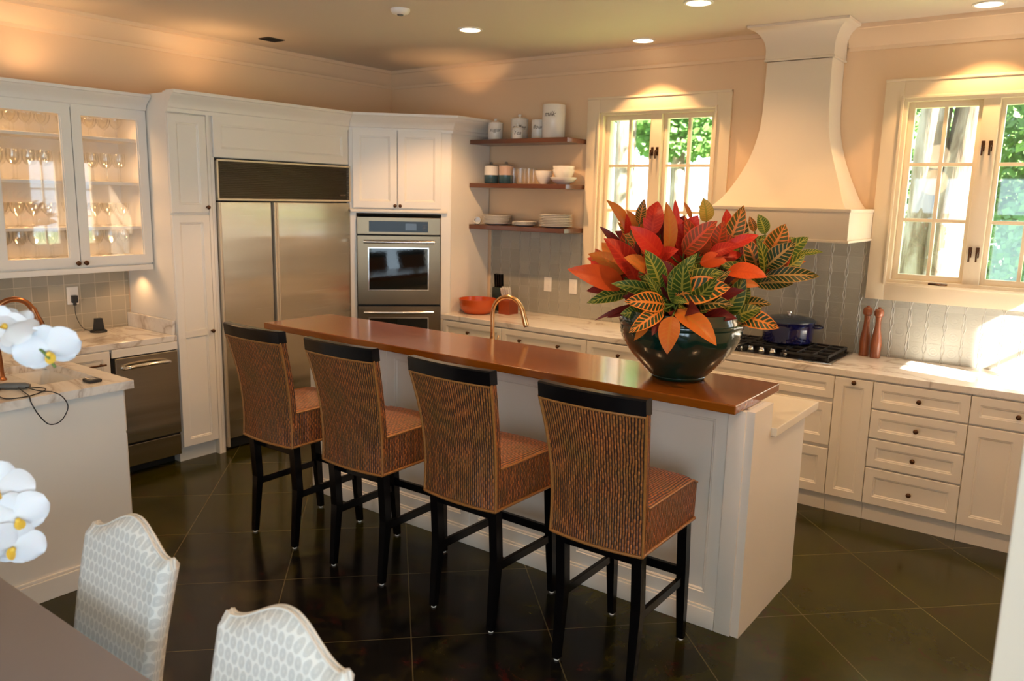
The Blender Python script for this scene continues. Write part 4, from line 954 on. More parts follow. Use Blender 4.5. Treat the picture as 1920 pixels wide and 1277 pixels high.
# ================================================================ bar stools
def make_stool():
    t = thing('bar_stool', '', 'bar stool')
    W = .205; zb, zs, zt = .575, .765, 1.146
    def prof(z):       # rear surface y and half width
        k = (z-zb)/(zt-zb); return (-.265 - .075*k**1.4 + .018*math.sin(math.pi*k), W*(1.0+.11*k**1.3) - .010*math.sin(math.pi*k))
    th = .038; nz, nx = 14, 8
    b = B(); b.hasuv = True; uvl = b.uv
    def addgrid(fn, n1, n2, uvf):
        g = [[b.bm.verts.new(fn(i/n1, j/n2)) for j in range(n2+1)] for i in range(n1+1)]
        for i in range(n1):
            for j in range(n2):
                f = b.bm.faces.new((g[i][j], g[i+1][j], g[i+1][j+1], g[i][j+1]))
                for l, (a, c) in zip(f.loops, ((i, j), (i+1, j), (i+1, j+1), (i, j+1))): l[uvl].uv = uvf(a/n1, c/n2)
    bow = lambda s: -.022*(1-(2*s-1)**2)
    def P(s, k, d):
        z = zb+(zt-zb)*k; y, hw = prof(z); return Vector(((2*s-1)*hw, y+bow(s)+d, z))
    addgrid(lambda s, k: P(s, k, 0), nx, nz, lambda s, k: (s*.42, zb+(zt-zb)*k))
    addgrid(lambda s, k: P(1-s, k, th), nx, nz, lambda s, k: (s*.42, zb+(zt-zb)*k))
    addgrid(lambda s, k: P(1, k, s*th), 1, nz, lambda s, k: (s*th, zb+(zt-zb)*k))
    addgrid(lambda s, k: P(0, k, (1-s)*th), 1, nz, lambda s, k: (s*th, zb+(zt-zb)*k))
    addgrid(lambda s, k: P(s, 1, k*th), nx, 1, lambda s, k: (s*.42, k*th)); addgrid(lambda s, k: P(s, 0, (1-k)*th), nx, 1, lambda s, k: (s*.42, k*th))
    bmesh.ops.remove_doubles(b.bm, verts=b.bm.verts, dist=.0004)
    b.build('backrest', M['wicker'], t, 50)
    b = B(); b.hasuv = True; uvl = b.uv
    y0_, y1_ = -.232, .222; nb = 8
    def S(u, v):      # top, slightly domed with rounded front edge
        x = (2*u-1)*.204; y = y0_+(y1_-y0_)*v; e = max(0, v-.86)/.14; eu = max(0, abs(2*u-1)-.88)/.12
        return Vector((x, y, zs + .008*(1-(2*u-1)**2) - .022*e*e - .008*eu*eu))
    addgrid(S, 12, 12, lambda u, v: (u*.408, v*.454))
    def side(fa, fb, ln):
        addgrid(lambda s, k: fb(s).lerp(fa(s), k), 12, 4, lambda s, k: (s*ln, zb+(zs-zb)*k))
    dn = lambda p: Vector((p.x*.985, p.y, zb))
    side(lambda s: S(1, s), lambda s: dn(S(1, s)), .454); side(lambda s: S(0, 1-s), lambda s: dn(S(0, 1-s)), .454)
    side(lambda s: S(1-s, 1), lambda s: dn(S(1-s, 1)), .408); side(lambda s: S(s, 0), lambda s: dn(S(s, 0)), .408)
    bmesh.ops.remove_doubles(b.bm, verts=b.bm.verts, dist=.0004); b.build('seat', M['wicker'], t, 50)
    # rattan bindings
    b = B()
    for s in (0, 1): b.tube([P(s, k/12, th*.02) + Vector(((s-.5)*.004, 0, 0)) for k in range(13)], .0065, 8)
    b.tube([P(k/8, .985, -.002) for k in range(9)], .006, 8)
    bt = [P(k/8, 0, -.001) for k in range(9)]; b.tube(bt, .007, 8)
    b.tube([bt[-1]] + [dn(S(1, k/6))+Vector((.002, 0, 0)) for k in range(7)], .007, 8); b.tube([bt[0]] + [dn(S(0, k/6))-Vector((.002, 0, 0)) for k in range(7)], .007, 8)
    b.tube([dn(S(k/6, 1))+Vector((0, .002, 0)) for k in range(7)], .007, 8)
    b.tube([S(1, k/10)+Vector((.001, 0, .0)) for k in range(11)], .005, 8); b.tube([S(0, k/10) for k in range(11)], .005, 8)
    b.build('binding', M['band'], t, 60)
    # black cap rail
    b = B(); prev = None
    for k in range(13):
        s = k/12; c0 = P(s, 1, 0); c0 = Vector((c0.x*1.012, c0.y, zt)); up = .058
        cur = b.ring([c0+Vector((0, -.005, -.004)), c0+Vector((0, -.012, up-.006)), c0+Vector((0, -.006, up)), c0+Vector((0, .030, up)), c0+Vector((0, .036, up-.006)), c0+Vector((0, th+.004, -.004))])
        if prev: b.bridge(prev, cur)
        else: b.cap(cur, True)
        prev = cur
    b.cap(prev); b.build('cap_rail', M['black'], t, 35)
    def leg(sx, rear):
        b = B(); h0 = .021; h1 = .015
        tp = Vector((sx*.172, -.225 if rear else .190, zb+.01)); bt = Vector((sx*.172, -.238 if rear else .232, .010))
        m1 = tp.lerp(bt, .45) + Vector((0, .022 if rear else 0, 0)); prev = None
        for p, h in ((tp, h0), (m1, h0), (bt, h1)):
            cur = b.ring([p+Vector((h*a, h*c, 0)) for a, c in ((-1, -1), (1, -1), (1, 1), (-1, 1))])
            if prev: b.bridge(prev, cur)
            else: b.cap(cur)
            prev = cur
        b.cap(prev); L_ = b.build('leg', M['black'], t)
        b = B(); b.lathe([(.011, 0), (.012, .003), (.010, .010)], (bt.x, bt.y, 0), 12); b.build('glide', M['outlet'], L_, 50)
    for sx in (-1, 1): leg(sx, True); leg(sx, False)
    for sx in (-1, 1): b = B(); b.box(sx*.172-.009, sx*.172+.009, -.225, .215, .275, .313, .002); b.build('stretcher', M['black'], t)
    b = B(); b.box(-.17, .17, .205, .224, .305, .345, .002); b.build('stretcher', M['black'], t)
    b = B(); b.box(-.165, .165, -.200, -.182, .50, .572, .002); b.build('rear_rail', M['black'], t)
    b = B(); b.box(-.165, .165, .175, .193, .53, .572, .002); b.build('front_rail', M['black'], t)
    return t
st = make_stool()
SL = [(2.127, 'woven rattan bar stool with black rail, the one closest to the refrigerator'), (2.783, 'woven rattan bar stool second in line from the refrigerator'),
      (3.478, 'woven rattan bar stool beside the one nearest the planted bowl'), (4.163, 'woven rattan bar stool at the island end, in front of the planted bowl')]
for i, (x, lb) in enumerate(SL):
    o = st if i == 0 else dup(st, (0, 0, 0)); o.location = (x, -2.810, 0); o.rotation_euler = (0, 0, R([0, 1.0, -1.0, .5][i])); o['label'] = lb; o['group'] = 'woven rattan bar stools along the island'

# ================================================================ planted bowl
PC = Vector((4.06, -2.17, 1.0698)); PRV = Vector((.803, .596, 0)); PCV = Vector((.596, -.803, 0))
t = thing('planter_bowl', 'large glazed dark teal ribbed ceramic bowl on the bar top', 'planter', PC)
pp = [(.118, 0), (.124, .004), (.130, .014)]
for k in range(34):
    s = k/25; r = .130 + (.283-.130)*math.sin(s*math.pi*.5)**1.02; z = .016 + .234*s; pp.append((r + (.0022 if k % 2 else -.0014), z))
pp += [(.286, .256), (.291, .266), (.290, .276), (.283, .279), (.274, .272), (.270, .250), (.262, .225), (.01, .215)]
b = B(); b.lathe(pp, PC, 64); b.build('bowl', M['pot'], t, 60)
b = B(); b.lathe([(.262, .2255), (.15, .232), (.01, .236)], PC, 32, False); b.build('soil', M['soil'], t)
LEAF = """O -0.27 -0.05 0.69 -0.38 0.05 0.82 0.052
M -0.21 -0.05 0.71 -0.20 0.00 0.83 0.042
R -0.16 0.00 0.66 -0.13 -0.05 0.82 0.077
O -0.09 0.05 0.58 -0.11 0.05 0.82 0.059
D -0.28 -0.05 0.58 -0.40 -0.00 0.70 0.038
R -0.23 0.05 0.46 -0.39 0.10 0.65 0.111
R -0.13 0.08 0.58 -0.28 0.14 0.71 0.077
R -0.27 -0.05 0.66 -0.28 -0.00 0.76 0.031
R -0.02 -0.10 0.68 -0.04 -0.10 0.83 0.028
O 0.04 -0.10 0.74 0.00 -0.10 0.82 0.021
Q -0.28 0.00 0.43 -0.55 0.12 0.51 0.091
D -0.30 -0.05 0.39 -0.45 0.00 0.40 0.049
G -0.25 -0.05 0.39 -0.45 0.05 0.35 0.056
G -0.17 -0.08 0.46 -0.43 -0.08 0.54 0.015
D -0.23 0.00 0.34 -0.41 0.05 0.27 0.019
D -0.23 -0.00 0.32 -0.35 0.02 0.28 0.042
O -0.19 0.08 0.51 -0.30 0.14 0.57 0.066
G -0.13 0.14 0.43 -0.22 0.20 0.61 0.080
G -0.11 0.14 0.43 0.01 0.20 0.60 0.056
R -0.01 -0.05 0.57 -0.05 -0.05 0.73 0.070
S -0.02 0.05 0.59 0.11 0.12 0.74 0.080
R 0.00 -0.05 0.66 0.05 -0.00 0.76 0.070
Y 0.11 -0.08 0.73 0.08 -0.05 0.84 0.059
R 0.21 -0.12 0.68 0.21 -0.12 0.79 0.045
M 0.19 -0.02 0.60 0.25 0.02 0.81 0.077
M 0.33 -0.05 0.69 0.30 -0.05 0.76 0.031
G 0.38 -0.05 0.68 0.34 -0.05 0.77 0.052
S 0.15 -0.00 0.58 0.16 0.04 0.74 0.070
R 0.18 0.04 0.62 0.31 0.08 0.68 0.045
R 0.10 0.04 0.58 0.22 0.10 0.63 0.056
M 0.39 -0.04 0.57 0.46 -0.02 0.73 0.091
G 0.45 -0.08 0.56 0.58 -0.04 0.67 0.070
N 0.37 0.02 0.53 0.48 0.08 0.65 0.080
G 0.55 -0.10 0.58 0.67 -0.08 0.60 0.029
O 0.45 -0.06 0.51 0.57 -0.02 0.56 0.042
N 0.37 0.02 0.49 0.60 0.08 0.50 0.063
N 0.34 -0.02 0.45 0.50 0.04 0.46 0.063
Q 0.17 0.10 0.51 0.33 0.18 0.50 0.080
O 0.21 0.04 0.46 0.33 0.08 0.45 0.042
V -0.07 0.18 0.41 0.15 0.26 0.46 0.104
G -0.06 0.12 0.43 0.14 0.18 0.52 0.077
Q 0.06 0.05 0.55 0.17 0.10 0.56 0.066
R -0.13 0.05 0.55 -0.06 0.14 0.61 0.063
W -0.01 0.14 0.35 0.12 0.20 0.37 0.070
P -0.08 0.22 0.35 0.08 0.36 0.22 0.087
P -0.10 0.28 0.33 -0.13 0.37 0.18 0.077
V -0.13 0.22 0.35 -0.29 0.32 0.26 0.063
V -0.12 0.20 0.37 -0.31 0.28 0.39 0.077
G -0.13 0.16 0.39 -0.22 0.24 0.51 0.031
G -0.08 0.18 0.39 -0.03 0.26 0.39 0.028
G 0.25 -0.04 0.35 0.31 0.00 0.44 0.070
N 0.26 -0.04 0.34 0.41 0.03 0.36 0.056
V 0.24 0.02 0.31 0.43 0.10 0.26 0.077
M 0.17 0.04 0.37 0.17 0.10 0.28 0.056
W 0.20 0.04 0.31 0.19 0.10 0.24 0.035
G -0.13 0.08 0.40 -0.35 0.12 0.45 0.056
O -0.19 0.18 0.30 -0.26 0.28 0.22 0.038
D -0.15 0.22 0.31 -0.19 0.32 0.25 0.035
G 0.31 -0.05 0.53 0.33 -0.02 0.61 0.063
G 0.10 0.00 0.45 0.02 0.05 0.54 0.063
S -0.15 -0.00 0.50 -0.22 0.04 0.63 0.063
S 0.07 -0.02 0.59 0.08 0.02 0.69 0.077
M -0.20 -0.06 0.59 -0.31 -0.06 0.72 0.042
S 0.28 -0.06 0.58 0.34 -0.06 0.65 0.056
D -0.10 -0.10 0.66 -0.15 -0.10 0.80 0.042
G 0.48 -0.12 0.60 0.56 -0.12 0.66 0.056
R 0.04 -0.03 0.47 0.12 0.00 0.41 0.049
R -0.28 -0.10 0.49 -0.38 -0.06 0.43 0.049
D -0.20 0.00 0.26 -0.28 0.06 0.27 0.049
G 0.01 0.16 0.29 0.03 0.26 0.27 0.042
O 0.09 0.12 0.28 0.11 0.18 0.29 0.042
G -0.18 0.06 0.32 -0.30 0.10 0.31 0.056
G 0.12 0.10 0.33 0.20 0.16 0.27 0.049
D -0.03 0.18 0.32 -0.02 0.28 0.24 0.042
N 0.23 -0.04 0.51 0.31 0.00 0.53 0.056"""
TY = {  # base colour, vein colour, vein strength
 'O': ((.62, .17, .025), (.40, .22, .03), .35), 'Q': ((.66, .085, .012), (.50, .05, .01), .25), 'P': ((.66, .16, .02), (.50, .25, .03), .3),
 'Y': ((.66, .42, .07), (.18, .24, .03), .6), 'M': ((.085, .085, .014), (.68, .22, .045), .85), 'G': ((.045, .105, .012), (.50, .44, .07), .62),
 'N': ((.012, .038, .008), (.66, .36, .09), .6), 'V': ((.022, .055, .014), (.80, .25, .03), 1.0), 'W': ((.20, .11, .015), (.75, .16, .02), .9),
 'R': ((.56, .022, .010), (.68, .06, .018), .45), 'S': ((.24, .055, .014), (.66, .07, .018), .8), 'D': ((.13, .010, .012), (.25, .02, .015), .3)}
def leaf(b, cb, cv, p0, p1, w, ty, nh, droop=.12, fold=.22):
    ax = p1-p0; L = ax.length; t_ = ax.normalized(); nrm = (nh - t_*nh.dot(t_)).normalized(); sd = t_.cross(nrm)
    base, vein, amt = TY[ty]; j = rnd.uniform(.8, 1.2)
    base = tuple(min(1, q*j*1.04) for q in base); n1, n2 = 9, 6
    g = []; wave = rnd.uniform(0, 6)
    for i in range(n1+1):
        s = i/n1; hw = w/2*(math.sin(math.pi*min(1, max(0, (s*.97+.03)**.85)))**.75) if 0 < i < n1 else (w*.045 if i == 0 else w*.012)
        cpt = p0 + ax*s + nrm*(droop*L*(1-(2*s-1)**2)*.9)
        row = []
        for k in range(n2+1):
            v = 2*k/n2-1
            row.append(b.bm.verts.new(cpt + sd*hw*v + nrm*(fold*abs(v)**1.3*hw + .05*hw*math.sin(s*9+wave)*abs(v))))
        g.append(row)
    for i in range(n1):
        for k in range(n2):
            f = b.bm.faces.new((g[i][k], g[i][k+1], g[i+1][k+1], g[i+1][k])); f.smooth = True
            for l, (a, c) in zip(f.loops, ((i, k), (i, k+1), (i+1, k+1), (i+1, k))):
                l[b.uv].uv = (a/n1, c/n2); l[cb] = (*base, 1); l[cv] = (*vein, amt)
    return g
tp = thing('croton_plant', 'croton plant with red, orange and yellow-veined green leaves in the teal bowl', 'plant', PC+Vector((0, 0, .23)))
LD = []
for ln in LEAF.strip().split('\n'):
    q = ln.split(); v = [float(x) for x in q[1:]]
    f = lambda a, c, h: PC + PRV*a + PCV*c + Vector((0, 0, h))
    LD.append((q[0], f(*v[0:3]), f(*v[3:6]), v[6]*1.22))
NEX = len(LD)
def nhint(): return (PCV*.9 + Vector((0, 0, .42)) + PRV*rnd.uniform(-.45, .45) + Vector((0, 0, rnd.uniform(-.2, .3)))).normalized()
# fill: leaves radiating from several leaf crowns round the back and in the depth of the plant
crowns = [(-.25, -.02, .55), (-.12, -.18, .62), (.05, -.05, .60), (.22, -.15, .58), (.38, -.02, .52), (-.02, .12, .42), (.30, -.28, .50), (-.30, -.22, .48), (.0, -.34, .55), (.16, .06, .34)]
for ci, (a, c, h) in enumerate(crowns):
    o = PC + PRV*a + PCV*c + Vector((0, 0, h))
    for k in range(20):
        an = k*2.4+ci; el = R(rnd.uniform(5, 70)); d = (PRV*math.cos(an)+PCV*math.sin(an))*math.cos(el) + Vector((0, 0, math.sin(el)))
        if d.dot(PCV) > .35 and ci != 5: continue
        L = rnd.uniform(.17, .25); p0 = o - Vector((0, 0, .08)) + d*.03; p1 = p0 + d*L
        if p1.z - PC.z > .82: p1.z = PC.z+.82
        if (p1-PC).dot(PRV) < -.5 or (p1-PC).dot(PRV) > .58: continue
        ty = rnd.choice('RRSDSRO' if a < .2 else 'GGNMMS')
        if ci in (5, 9): ty = rnd.choice('GNDG')
        LD.append((ty, p0, p1, rnd.uniform(.075, .10)))
for k in range(34):    # short dark leaves low between the stems
    an = k*2.4; p0 = PC + (PRV*math.cos(an)+PCV*math.sin(an))*.05 + Vector((0, 0, .26+.01*(k % 9))); d = (PRV*math.cos(an)+PCV*math.sin(an))*.9 + Vector((0, 0, rnd.uniform(.1, .9)))
    LD.append((rnd.choice('GNDDG'), p0, p0+d.normalized()*rnd.uniform(.20, .29), rnd.uniform(.08, .11)))
groups = {}
for q in LD:
    a = (q[1]-PC).dot(PRV); key = ('red_foliage' if q[0] in 'RSDQ' else 'orange_foliage' if q[0] in 'OPVWY' else 'green_foliage', int(max(0, min(2, (a+.35)/.25))))
    groups.setdefault(key, []).append(q)
for (nm, _), ls in sorted(groups.items()):
    b = B(); b.hasuv = True; cb = b.bm.loops.layers.float_color.new('base'); cv = b.bm.loops.layers.float_color.new('vein')
    for (ty, p0, p1, w) in ls: leaf(b, cb, cv, p0, p1, w, ty, nhint())
    b.build(nm, M['leaf'], tp, None, False)
b = B()
for ci, (a, c, h) in enumerate(crowns):
    e = PC + PRV*a + PCV*c + Vector((0, 0, h)); s = PC + PRV*a*.25 + PCV*c*.25 + Vector((0, 0, .225))
    b.tube(smooth_path([s, s.lerp(e, .45)+Vector((0, 0, .05)), e], 5), [.009]*8+[.006]*3, 8)
for (ty, p0, p1, w) in LD[:NEX]:
    best = min((PC + PRV*a + PCV*c + Vector((0, 0, h)) for a, c, h in crowns), key=lambda q: (q-p0).length)
    t0 = p0.lerp(best, .6) if (best-p0).length < .12 else best; t0 = t0 - Vector((0, 0, .05)); mid = p0.lerp(t0, .5) + (p0-p1).normalized()*.03
    b.tube(smooth_path([t0, mid, p0+(p1-p0)*.04], 3), .0042, 6)
b.build('stems', M['stem'], tp, 60)

# ================================================================ ceiling fittings
def can(x, y, e, label, size=120, blend=.35, z=H):
    t = thing('recessed_light', label, 'ceiling light', (x, y, z), 'recessed ceiling lights')
    b = B(); b.lathe([(.086, 0), (.084, -.006), (.070, -.007), (.068, -.001)], (x, y, z-.0005), 32, False); b.build('trim_ring', M['outlet'], t, 40)
    b = B(); b.lathe([(.069, 0), (.04, -.001)], (x, y, z-.003), 28); b.build('lamp_lens', M['lamp'], t)
    lamp_at('downlight', (x, y, z-.03), e, (0, 0, 0), size, blend, .035)
CE = 76
can(1.95, -1.20, CE, 'bright round recessed light over the floor near the oven cabinet')
can(2.79, -.285, CE*.45, 'round recessed light above the window beside the shelves', 96, .15)
can(4.93, -.285, CE*.4, 'round recessed light above the window over the drawer run', 96, .15)
can(3.58, -1.13, CE*.42, 'recessed light at the top edge of the picture, in front of the hood', 140, .6)
can(2.2, -2.95, CE*.42, 'added unseen recessed light near the glass cabinet'); can(3.3, -3.0, CE*.4, 'added unseen recessed light over the bar stools'); can(5.45, -2.75, CE*.95, 'added unseen recessed light over the walkway past the island end')  # these three cans are out of view, added for more warm light
t = thing('added_ceiling_lamp', 'added round glass ceiling lamp, unseen over the dining corner', 'ceiling light', (3.6, -6.6, H))  # unseen globe lamp added for warm light from behind the camera
b = B(); b.cyl((3.6, -6.6, H-.03), (3.6, -6.6, H-.001), .09); b.cyl((3.6, -6.6, H-.30), (3.6, -6.6, H-.03), .01); b.build('stem', M['brass'], t, 50)
b = B(); b.blob((3.6, -6.6, H-.46), .16, seg=24); b.build('globe', m_emit('globe_glow', (1, .72, .42), 6), t, 180)
lg = bpy.data.lights.new('added_globe_light', 'POINT'); lg.energy = 6; lg.color = WARM; lg.shadow_soft_size = .17
go = bpy.data.objects.new('added_globe_light', lg); col.objects.link(go); go.location = (3.6, -6.6, H-.80)
t = thing('ceiling_vent', 'small dark rectangular ceiling vent above the refrigerator', 'vent', (.42, -1.675, H))
b = B(); b.box(.365, .485, -1.75, -1.60, H-.006, H-.0005, .002); b.build('frame', M['steel_dark'], t)
b = B()
for k in range(7): b.box(.372+k*.016, .378+k*.016, -1.742, -1.608, H-.010, H-.006)
b.build('louvre', M['dark'], t)
t = thing('smoke_detector', 'round off-white smoke detector on the ceiling', 'smoke detector', (1.965, -1.89, H))
b = B(); b.lathe([(.060, 0), (.060, -.012), (.050, -.026), (.03, -.032), (.004, -.033)], (1.965, -1.89, H-.0005), 28); b.build('housing', M['outlet'], t, 40)
b = B(); b.lathe([(.02, 0), (.016, -.006)], (1.965, -1.89, H-.033), 16); b.build('sensor_cap', M['grey'], t, 40)

# ================================================================ dining corner in front
t = thing('dining_table', 'smooth grey dining table at the front corner', 'table', (3.0, -5.3, 0))
TXa, TXb, TYa, TYb = 2.2, 4.62, -5.95, -4.748
b = B(); b.box(TXa, TXb, TYa, TYb, .715, .750, .006); b.build('tabletop', M['table'], t, 30)
b = B(); b.box(TXa+.08, TXb-.08, TYa+.08, TYb-.10, .64, .715); b.build('apron', M['table'], t)
for x in (TXa+.08, TXb-.15):
    for y in (TYa+.08, TYb-.16): b = B(); b.box(x, x+.07, y, y+.07, 0, .66, .004); b.build('leg', M['table'], t, 30)
def make_chair():
    t = thing('dining_chair', '', 'dining chair')
    # origin on the floor under the backrest; the chair faces -y
    hw = .22; zt = .905
    def topz(s):      # camel-back outline, s in -1..1
        a = abs(s)
        if a > .90: return zt - .005 - .03*((a-.90)/.10)**2
        return zt - .012 + .070*(.5+.5*math.cos(math.pi*a/.90)) - .004
    b = B(); b.hasuv = True; uvl = b.uv; nu, nv = 28, 12; zb = .40
    def P(u, v, side):
        s = 2*u-1; z = zb+(topz(s)-zb)*v; y = .015 + .085*((z-zb)/.5)**1.5 + (.0 if side == 0 else .062)
        e = max(0, v-.95)/.05; eu = max(0, abs(s)-.93)/.07; r_ = .022*max(e, eu)**2
        y += (r_ if side == 0 else -r_); return Vector((s*hw*(.92+.08*v), y, z))
    def grid(fn, n1, n2, uvf):
        g = [[b.bm.verts.new(fn(i/n1, j/n2)) for j in range(n2+1)] for i in range(n1+1)]
        for i in range(n1):
            for j in range(n2):
                f = b.bm.faces.new((g[i][j], g[i+1][j], g[i+1][j+1], g[i][j+1]))
                for l, (a, c) in zip(f.loops, ((i, j), (i+1, j), (i+1, j+1), (i, j+1))): l[uvl].uv = uvf(a/n1, c/n2)
    warp = lambda v: v if v < .9 else v
    grid(lambda u, v: P(u, v, 0), nu, 20, lambda u, v: (u*.45, P(u, v, 0).z)); grid(lambda u, v: P(1-u, v, 1), nu, 20, lambda u, v: (u*.45, P(1-u, v, 1).z))
    grid(lambda u, v: P(u, 1, 0).lerp(P(u, 1, 1), v), nu, 4, lambda u, v: (u*.45, v*.06)); grid(lambda u, v: P(u, 0, 0).lerp(P(u, 0, 1), 1-v), nu, 1, lambda u, v: (u*.45, v*.06))
    grid(lambda u, v: P(1, v, 0).lerp(P(1, v, 1), u), 4, 20, lambda u, v: (u*.06, P(1, v, 0).z)); grid(lambda u, v: P(0, v, 1).lerp(P(0, v, 0), u), 4, 20, lambda u, v: (u*.06, P(0, v, 0).z))
    bmesh.ops.remove_doubles(b.bm, verts=b.bm.verts, dist=.0004); b.build('backrest', M['fabric'], t, 180)
    b = B()
    for yy in (0, 1): b.tube([P(u/40, 1, 0).lerp(P(u/40, 1, 1), .12+.76*yy)+Vector((0, 0, .001)) for u in range(41)], .0035, 6)
    b.build('piping', M['plainfab'], t, 60)
    b = B(); b.box(-.225, .225, -.46, .05, .40, .485, .025); b.build('seat', M['fabric'], t, 60)
    for x in (-.19, .19):
        for y in (-.42, .03): b = B(); b.lathe([(.014, 0), (.022, .41)], (x, y, 0), 4); b.build('leg', M['barwood'], t)
    return t
c0 = make_chair(); c0.location = (3.465, -4.66, 0); c0['label'] = 'pale patterned dining chair nearest the peninsula, tucked under the grey table'; c0['group'] = 'pale upholstered dining chairs'
c1 = dup(c0, (4.235, -4.72, 0), 0, 'pale patterned dining chair cut off by the bottom of the picture, closest to the stools'); c1['group'] = 'pale upholstered dining chairs'

# ================================================================ orchid
tq = thing('orchid_plant', 'white orchid with drooping flower sprays on the dining table', 'orchid', (3.18, -5.02, .7505))
O0 = Vector((3.18, -5.02, .7505))
b = B(); b.lathe([(.05, 0), (.055, .004), (.075, .11), (.078, .12), (.070, .12), (.066, .10), (.01, .095)], O0, 32); b.build('pot', M['white_cer'], tq, 50)
b = B()
for k in range(6):
    an = k*1.05+.4; d = Vector((math.cos(an), math.sin(an), .35)).normalized(); s = Vector((-d.y, d.x, 0)).normalized(); prev = None
    for i in range(8):
        q = i/7; w_ = .034*math.sin(math.pi*min(1, q*.92+.05))**.6; p = O0+Vector((0, 0, .11))+d*.22*q+Vector((0, 0, -.10*q*q)); cur = b.ring([p-s*w_+Vector((0, 0, .008)), p, p+s*w_+Vector((0, 0, .008)), p-Vector((0, 0, .003))])
        if prev: b.bridge(prev, cur)
        prev = cur
b.build('leaf_rosette', M['stem'], tq, 60)
def petal(b, c, d, nrm, L, W, cup=.12, n1=7, n2=6):
    d = d.normalized(); nrm = (nrm-d*nrm.dot(d)).normalized(); s = d.cross(nrm); g = []
    for i in range(n1+1):
        q = i/n1; hw = W/2*(math.sin(math.pi*min(.985, q*.90+.06))**.55)
        g.append([b.bm.verts.new(c+d*L*q+s*hw*(2*k/n2-1)+nrm*(cup*L*q*q-.10*W*(2*k/n2-1)**2)) for k in range(n2+1)])
    for i in range(n1):
        for k in range(n2):
            f = b.bm.faces.new((g[i][k], g[i][k+1], g[i+1][k+1], g[i+1][k])); f.smooth = True
def orchid_flower(c, face, size, spin=0):
    face = face.normalized(); up = Vector((0, 0, 1)); up = (up-face*up.dot(face)).normalized(); rt = up.cross(face)
    up, rt = up*math.cos(spin)+rt*math.sin(spin), rt*math.cos(spin)-up*math.sin(spin); s = size
    b = B()
    for a, W, L in ((90, .52, .50), (215, .46, .50), (325, .46, .50)): petal(b, c-face*.004, up*math.sin(R(a))+rt*math.cos(R(a)), face, L*s, W*s, .05)
    for a in (8, 172): petal(b, c+face*.002, up*math.sin(R(a))+rt*math.cos(R(a)), face, .60*s, .72*s, .10)
    fl = b.build('flower', M['petal'], tq, None, False)
    b = B(); b.blob(c+face*.09*s-up*.07*s, .058*s, 1, 1, 1, 10); petal(b, c+face*.05*s-up*.05*s, -up+face*.8, face, .26*s, .20*s, .3); b.build('lip', M['lip'], fl, 60)
sprA = smooth_path([O0+Vector((0, 0, .11)), (3.25, -5.04, 1.15), (3.33, -5.02, 1.5), (3.45, -4.96, 1.62), (3.58, -4.90, 1.60), (3.70, -4.84, 1.535), (3.735, -4.82, 1.49)], 8)
sprB = smooth_path([O0+Vector((0.01, 0, .11)), (3.26, -5.08, 1.05), (3.38, -5.06, 1.30), (3.52, -5.0, 1.34), (3.62, -4.96, 1.26), (3.67, -4.93, 1.14), (3.69, -4.92, 1.05)], 8)
b = B(); b.tube(sprA, .0035, 8); b.tube(sprB, .0035, 8); b.build('flower_stem', M['stem'], tq, 60)
CAMV = Vector((.72, -.62, .22))
for c, face, sz, sp in [((3.603, -4.878, 1.562), CAMV+Vector((-.1, 0, -.2)), .088, .1), ((3.700, -4.812, 1.528), CAMV+Vector((.25, .1, -.45)), .080, -.25), ((3.640, -4.865, 1.580), CAMV+Vector((-.2, 0, .7)), .078, .5),
                        ((3.530, -4.92, 1.60), CAMV, .085, -.2), ((3.655, -4.925, 1.215), CAMV+Vector((.3, .3, .1)), .085, .3), ((3.690, -4.905, 1.150), CAMV+Vector((.5, .2, -.1)), .080, -.3),
                        ((3.625, -4.95, 1.150), CAMV, .080, .2), ((3.690, -4.915, 1.085), CAMV+Vector((.4, .4, -.4)), .078, .6), ((3.640, -4.945, 1.060), CAMV+Vector((0, .2, -.3)), .080, -.4)]:
    orchid_flower(Vector(c)+Vector((.72, -.62, .1))*.018, face, sz*1.45, sp)

# ================================================================ outside the windows
b = B(); b.box(-25, 35, .2, 45, -.35, -.25); lw = b.build('lawn', M['lawn']); lw['kind'] = 'structure'
def trunk(b, pts, rad): b.tube(smooth_path(pts, 6), [rad[0]+(rad[1]-rad[0])*i/((len(pts)-1)*6) for i in range((len(pts)-1)*6+1)], 14)
def leafcloud(b, c, rx, ry, rz, n, s, rr):
    for _ in range(n):
        while True:
            v = Vector((rr.uniform(-1, 1), rr.uniform(-1, 1), rr.uniform(-1, 1)))
            if .2 < v.length < 1: break
        p = Vector(c)+Vector((v.x*rx, v.y*ry, v.z*rz)); d = Vector((rr.gauss(0, 1), rr.gauss(0, 1), rr.gauss(0, 1))).normalized(); e = d.orthogonal().normalized()*s*.5*rr.uniform(.7, 1.3); f_ = d*s*rr.uniform(.7, 1.3)
        b.quad([p-f_*.6, p+e, p+f_*.6, p-e])
rr = random.Random(3)
t = thing('garden_tree', 'pale multi-stemmed tree with peeling bark close outside the window over the drawers', 'tree', (4.05, 4.0, -.3))
b = B(); trunk(b, [(3.98, 4.0, -.3), (3.96, 4.0, 1.0), (3.99, 4.0, 1.8), (3.98, 4.02, 2.5), (4.0, 4.05, 3.4), (3.9, 4.1, 5.2)], (.20, .13)); b.build('trunk', M['bark'], t, 70)
b = B(); trunk(b, [(4.24, 3.9, -.3), (4.235, 3.9, 1.0), (4.24, 3.9, 1.7), (4.32, 3.92, 2.3), (4.40, 3.95, 3.0), (4.6, 4.0, 5.2)], (.19, .16)); b.build('trunk', M['bark'], t, 70)
b = B(); trunk(b, [(4.08, 4.1, .5), (4.12, 4.1, 1.9), (4.22, 4.15, 3.0), (4.25, 4.2, 4.6)], (.08, .06)); b.build('trunk', M['bark'], t, 70)
b = B()
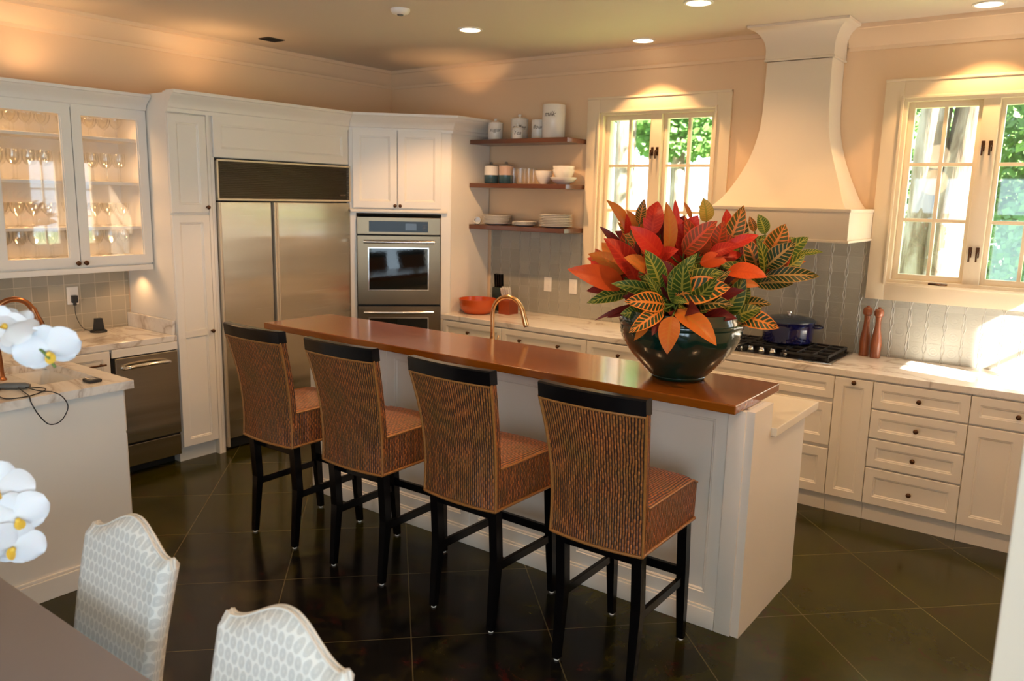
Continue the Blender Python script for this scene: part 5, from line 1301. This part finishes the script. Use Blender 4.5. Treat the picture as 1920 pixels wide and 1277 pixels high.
for c in ((3.7, 4.4, 4.3, 1.6), (4.9, 4.6, 4.2, 1.7), (4.3, 5.0, 5.4, 1.9)): leafcloud(b, c[:3], c[3], 1.2, 1.1, 900, .13, rr)
leafcloud(b, (5.15, 4.3, 3.05), .55, .5, .75, 420, .10, rr)
b.build('foliage', M['foliage'], t)
def tree(x, y, h, rx, rz, label, n=1500, s=.22, sh=0, bot=None):
    t = thing('background_tree', label, 'tree', (x, y, -.3), 'trees beyond the lawn')
    b = B(); trunk(b, [(x, y, -.3), (x+.1, y, h*.4), (x, y, h*.8)], (.22, .12)); b.build('trunk', M['bark'], t, 70)
    b = B(); leafcloud(b, (x, y, h), rx, rx*.7, rz, n, s, rr); b.build('foliage', M['foliage'], t)
tree(-4.2, 15.0, 4.6, 2.0, 1.7, 'leafy tree filling the upper panes of the window beside the shelves', 2300, .24)
tree(-7.4, 12.0, 3.6, 1.1, 2.2, 'slim tree at the edge of the window beside the shelves', 800, .24)
tree(2.3, 9.4, 3.2, 1.4, 2.2, 'leafy tree behind the pale trunks', 3800, .14)
tree(5.0, 11.5, 2.9, 1.45, 2.3, 'broad leafy tree beyond the window over the drawers', 4400, .15)
tree(3.9, 15.5, 3.4, 1.3, 2.6, 'tree filling the gap between the two leafy trees', 3000, .2)
tree(-2.7, 12.0, 4.2, 1.5, 1.5, 'leafy tree seen high in the window beside the shelves', 2600, .16)
tree(8.6, 4.2, 4.6, 1.6, 3.2, 'dense unseen tree added at the sunny side of the house to shade the trunks', 3600, .45)  # out of view, added to block the sun from the pale trunks
tree(10.5, 8.0, 4.6, 1.8, 3.0, 'second dense unseen tree added at the sunny side of the house for shade', 3000, .45)  # another unseen sun blocker added beside the garden
t = thing('background_tree', 'straight dark trunk outside the window beside the shelves', 'tree', (-.02, 4.6, -.3), 'trees beyond the lawn')
b = B(); trunk(b, [(-.02, 4.6, -.3), (.0, 4.6, 2.0), (-.02, 4.6, 5.0)], (.16, .13)); b.build('trunk', M['bark'], t, 70)
b = B(); leafcloud(b, (-.1, 4.8, 4.4), 1.3, 1.0, 1.3, 700, .14, rr); b.build('foliage', M['foliage'], t)
for (x, y, h, r0, lb) in ((4.92, 4.7, 1.45, .60, 'round green shrub below the pale trunks'), (4.60, 6.2, 1.1, .45, 'small bright shrub behind the pale trunks')):
    t = thing('garden_shrub', lb, 'shrub', (x, y, -.3)); b = B(); leafcloud(b, (x, y, h*.55), r0, r0*.8, h*.95, 1100, .085, rr); b.build('foliage', M['shrub'], t)
    b = B(); b.cyl((x, y, -.3), (x, y, h*.5), .03); b.build('stem', M['bark'], t)
